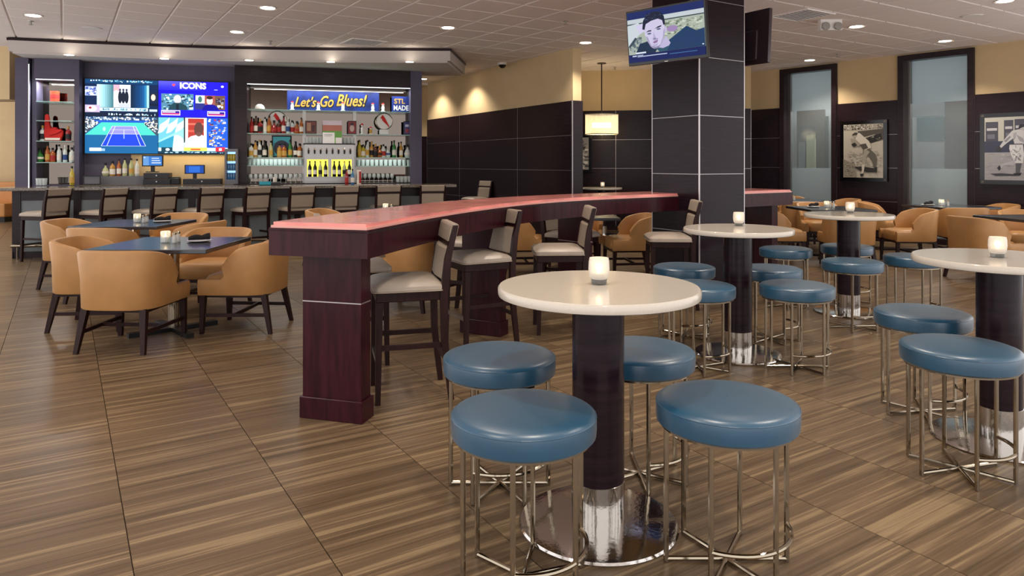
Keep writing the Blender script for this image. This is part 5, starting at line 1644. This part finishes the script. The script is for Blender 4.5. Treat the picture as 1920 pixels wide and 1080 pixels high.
g2 += [([(0.48, 0.78), (0.60, 0.80), (0.74, 0.76), (0.78, 0.66), (0.66, 0.56), (0.52, 0.56), (0.50, 0.66), (0.38, 0.58), (0.28, 0.50), (0.26, 0.53), (0.36, 0.66)], 'bcbcbe'), ([(0.20, 0.50), (0.26, 0.55), (0.30, 0.50), (0.26, 0.45), (0.21, 0.455)], '3a3a3e'), ([(0.44, 0.57), (0.66, 0.57), (0.68, 0.40), (0.66, 0.27), (0.54, 0.26), (0.46, 0.40), (0.43, 0.50)], 'c9c9ca'), ([(0.52, 0.32), (0.36, 0.27), (0.28, 0.25), (0.25, 0.20), (0.29, 0.17), (0.34, 0.23), (0.54, 0.26)], 'aaaaad'), ([(0.54, 0.27), (0.64, 0.27), (0.61, 0.12), (0.54, 0.11)], '55555c'), ([(0.50, 0.11), (0.64, 0.12), (0.62, 0.075), (0.52, 0.075)], '24242a'), (oval(0.66, 0.83, 0.06, 0.05), 'a9a9ab'), ([(0.58, 0.86), (0.72, 0.90), (0.74, 0.86)], 'd0d0d2')]
g2 += [([(0.46, 0.50), (0.56, 0.47), (0.62, 0.40), (0.55, 0.43)], '8b8b90'), ([(0.48, 0.42), (0.58, 0.38), (0.64, 0.30), (0.56, 0.33)], '7d7d84'), ([(0.44, 0.575), (0.66, 0.575), (0.66, 0.56), (0.44, 0.56)], '3f3f46'), ([(0.55, 0.72), (0.66, 0.66), (0.70, 0.58), (0.60, 0.62)], '94949a'), ([(0.50, 0.74), (0.56, 0.76), (0.54, 0.66), (0.50, 0.62)], '9d9da2'), ([(0.38, 0.60), (0.46, 0.68), (0.44, 0.70), (0.34, 0.62)], '85858c'), ([(0.58, 0.80), (0.60, 0.87), (0.70, 0.89), (0.74, 0.84), (0.66, 0.83)], '2c2c34'), ([(0.22, 0.19), (0.27, 0.24), (0.29, 0.18), (0.26, 0.15)], '2c2c34')]
g2 += confetti(0.44, 0.3, 0.66, 0.55, 26, ['a8a8ac', 'd6d6d6', '8f8f95'], 0.02, 0.03)
wall_photo(1849, 1960, 219, 338, 'framed black and white photograph of a striding ballplayer', g2)
g3 = [(rect(0, 0, 1, 1), '8f8f92')] + confetti(0, 0, 1, 1, 60, ['c9c9cc', '2a2a30', '55555c', 'e0e0e2'], 0.25, 0.05)
wall_photo(1078, 1104, 258, 318, 'narrow black and white photograph in the alcove behind the partition', g3, W1)

# ================================================================== PENDANT LAMP IN THE ALCOVE
pd = thing('pendant_lamp', 'drum pendant lamp with pleated cream shade in the alcove', 'lamp', (1.77, 14.0, 1.99))
n = 48
V, Fc = [], []
for z in (0.0, 0.39):
    for k in range(n):
        a = 2 * PI * k / n
        r = 0.325 - (0.008 if k % 2 else 0)
        V.append((r * math.cos(a), r * math.sin(a), z))
for k in range(n):
    Fc.append((k, (k + 1) % n, n + (k + 1) % n, n + k))
mk('shade', (V, Fc), 'shade_fabric', pd)
for z in (0.0, 0.39):
    mk('shade_ring', tube([(0.328 * math.cos(2 * PI * k / 32), 0.328 * math.sin(2 * PI * k / 32), z) for k in range(32)], 0.008, 6, closed=True), 'steel', pd)
mk('bulb', tube([(-0.18, 0, 0.18), (0.18, 0, 0.18)], 0.05, 12), 'bulb_emit', pd)
mk('rod', tube([(0, 0, 0.39), (0, 0, ZC - 1.99)], 0.012, 8), 'wood_dark', pd)
mk('ceiling_plate', lathe([(0.09, ZC - 1.99 - 0.02), (0.09, ZC - 1.99)], 18), 'wood_dark', pd)
mk('spider', join(bx(-0.325, 0.325, -0.006, 0.006, 0.38, 0.39), bx(-0.006, 0.006, -0.325, 0.325, 0.38, 0.39)), 'steel', pd)
point('pendant_light', (1.77, 14.0, 2.16), 26, (1.0, 0.78, 0.48), 0.15)

# ================================================================== CEILING FITTINGS
def make_downlight():
    t = thing('downlight', '', 'downlight')
    mk('trim_ring', lathe([(0.115, -0.006), (0.120, 0.0), (0.088, 0.002), (0.088, -0.004)], 28, cap=False), 'white_paint', t)
    mk('lamp_face', lathe([(0.088, -0.004), (0.088, 0.0)], 28), 'lamp_emit', t)
    return freeze(t)
DL = make_downlight()
dl = [((62, 29), 'recessed downlight in the top left corner of the ceiling'), ((502, 15), 'recessed downlight in the ceiling above the video wall, nearer'),
      ((444, 60), 'recessed downlight in the ceiling just before the bar canopy'), ((840, 52), 'recessed downlight in the ceiling before the canopy end'),
      ((1098, 80), 'recessed downlight in the ceiling left of the column television'), ((1606, 50), 'recessed downlight beside the white emergency light'),
      ((1772, 77), 'recessed downlight above the wide window'), ((1518, 113), 'recessed downlight above the narrow window'),
      ((1884, 2), 'recessed downlight at the top right picture edge'), ((856, 132), 'recessed downlight beside the canopy end near the partition'),
      ((793, 148), 'farthest recessed downlight, beyond the back bar')]
first = True
for (px, py), lab in dl:
    p = gp(px, py, ZC - 0.006)
    if first:
        DL.location = p; DL['label'] = lab; DL['group'] = 'ceiling downlights'; first = False
    else:
        dup(DL, p, 0, lab, 'ceiling downlights')
    spot('downlight_beam', (p.x, p.y, p.z - 0.03), SPOT_W * (2.2 if py > 70 else 1.0))
for px, py, nmb in ((130, 103, 'first'), (308, 110, 'second'), (467, 113, 'third'), (620, 116, 'fourth'), (768, 116, 'fifth')):
    p = gp(px, py, 3.136)
    o = dup(DL, p, 0, 'small canopy downlight over the bar, %s from the sofa end' % nmb, 'downlights in the bar canopy')
    o.scale = (0.75, 0.75, 0.75)
    spot('canopy_beam', (p.x, p.y, p.z - 0.03), 45, 100)
# the same ceiling goes on over and behind the camera
for x, y in ((0.36, 2.72), (1.75, 5.35), (3.25, 6.80), (2.45, 3.60), (-2.85, 6.0), (-4.3, 8.1), (-1.2, 2.2), (-3.4, 3.6), (-0.6, 4.6), (0.6, 6.6), (4.9, 10.6), (6.9, 10.9), (0.9, 9.4), (-1.6, 8.4), (5.2, 5.0), (0.4, 0.2), (-2.6, 0.0), (3.2, 0.8), (-5.6, 5.4)):
    spot("downlight_beam", (x, y, ZC - 0.04), SPOT_W * (1.7 if x > 0.2 and 2 < y < 7 and x < 4 else 1.0), 105, 0.5)

def sprinkler(px, py, label):
    p = gp(px, py, ZC - 0.03)
    t = thing('sprinkler', label, 'sprinkler', (p.x, p.y, ZC))
    mk('escutcheon', lathe([(0.035, -0.010), (0.040, 0.0)], 16), 'steel', t)
    mk('nozzle', lathe([(0.012, -0.05), (0.012, -0.01)], 10), 'steel', t)
    mk('deflector', lathe([(0.028, -0.058), (0.028, -0.052)], 14), 'steel', t)
for px, py, lab in ((58, 43, 'ceiling sprinkler under the corner downlight'), (507, 80, 'ceiling sprinkler in front of the bar canopy'), (1061, 43, 'ceiling sprinkler left of the lit television'),
                    (1571, 104, 'ceiling sprinkler between the two windows'), (1153, 128, 'ceiling sprinkler beside the pendant rod')):
    sprinkler(px, py, lab)
def vent(px, py, s_, label):
    p = gp(px, py, ZC - 0.01)
    t = thing('ceiling_vent', label, 'vent', (p.x, p.y, ZC - 0.004), ANG)
    mk('vent_frame', join(bx(-s_, s_, -s_, -s_ + 0.04, -0.012, 0.0), bx(-s_, s_, s_ - 0.04, s_, -0.012, 0.0), bx(-s_, -s_ + 0.04, -s_ + 0.04, s_ - 0.04, -0.012, 0), bx(s_ - 0.04, s_, -s_ + 0.04, s_ - 0.04, -0.012, 0)), 'grid_white', t)
    mk('vent_back', bx(-s_ + 0.04, s_ - 0.04, -s_ + 0.04, s_ - 0.04, -0.003, 0), 'plastic_grey', t)
    k = -s_ + 0.08
    while k < s_ - 0.06:
        mk('slat', move(bx(-s_ + 0.04, s_ - 0.04, -0.004, 0.012, -0.010, -0.006), dy=k), 'grid_white', t)
        k += 0.06
vent(1503, 29, 0.30, 'square ceiling air vent beside the emergency light')
vent(682, 80, 0.30, 'square ceiling air vent above the bar canopy')
p = gp(1556, 44, ZC - 0.05)
em = thing('emergency_light', 'small white emergency light box with two lamps on the ceiling', 'emergency light', (p.x, p.y, ZC), 0.0)
mk('housing', bx(-0.15, 0.15, -0.05, 0.05, -0.15, 0.0), 'white_plain', em, bevel=0.012)
for x in (-0.085, 0.085):
    mk('lamp_head', move(lathe([(0.045, 0), (0.055, 0.03), (0.05, 0.035)], 16), x, -0.05, -0.10, rx=PI / 2), 'steel', em, smooth=True)
p = gp(942, 121, ZC - 0.04)
cm = thing('dome_camera', 'dark dome security camera on the ceiling by the partition', 'camera', (p.x, p.y, ZC))
mk('mount', lathe([(0.085, -0.05), (0.09, -0.04), (0.09, 0.0)], 20), 'white_plain', cm)
mk('dome', lathe([(0.004, -0.115), (0.04, -0.105), (0.065, -0.08), (0.075, -0.05)], 20, cap=False), 'black_gloss', cm, smooth=True)
for px, py, lab in ((172, 53, 'round pale ceiling speaker near the top left corner'), (1822, 30, 'round pale ceiling speaker near the right picture edge')):
    p = gp(px, py, ZC - 0.006)
    t = thing('ceiling_speaker', lab, 'speaker', p)
    mk('grille', lathe([(0.11, -0.008), (0.125, -0.003), (0.125, 0.0)], 28), 'white_plain', t)
    mk('speaker_rim', lathe([(0.135, -0.003), (0.14, 0.0), (0.125, 0.001)], 28, cap=False), 'grid_white', t)

# unused prototypes are all placed above; nothing is left at the origin
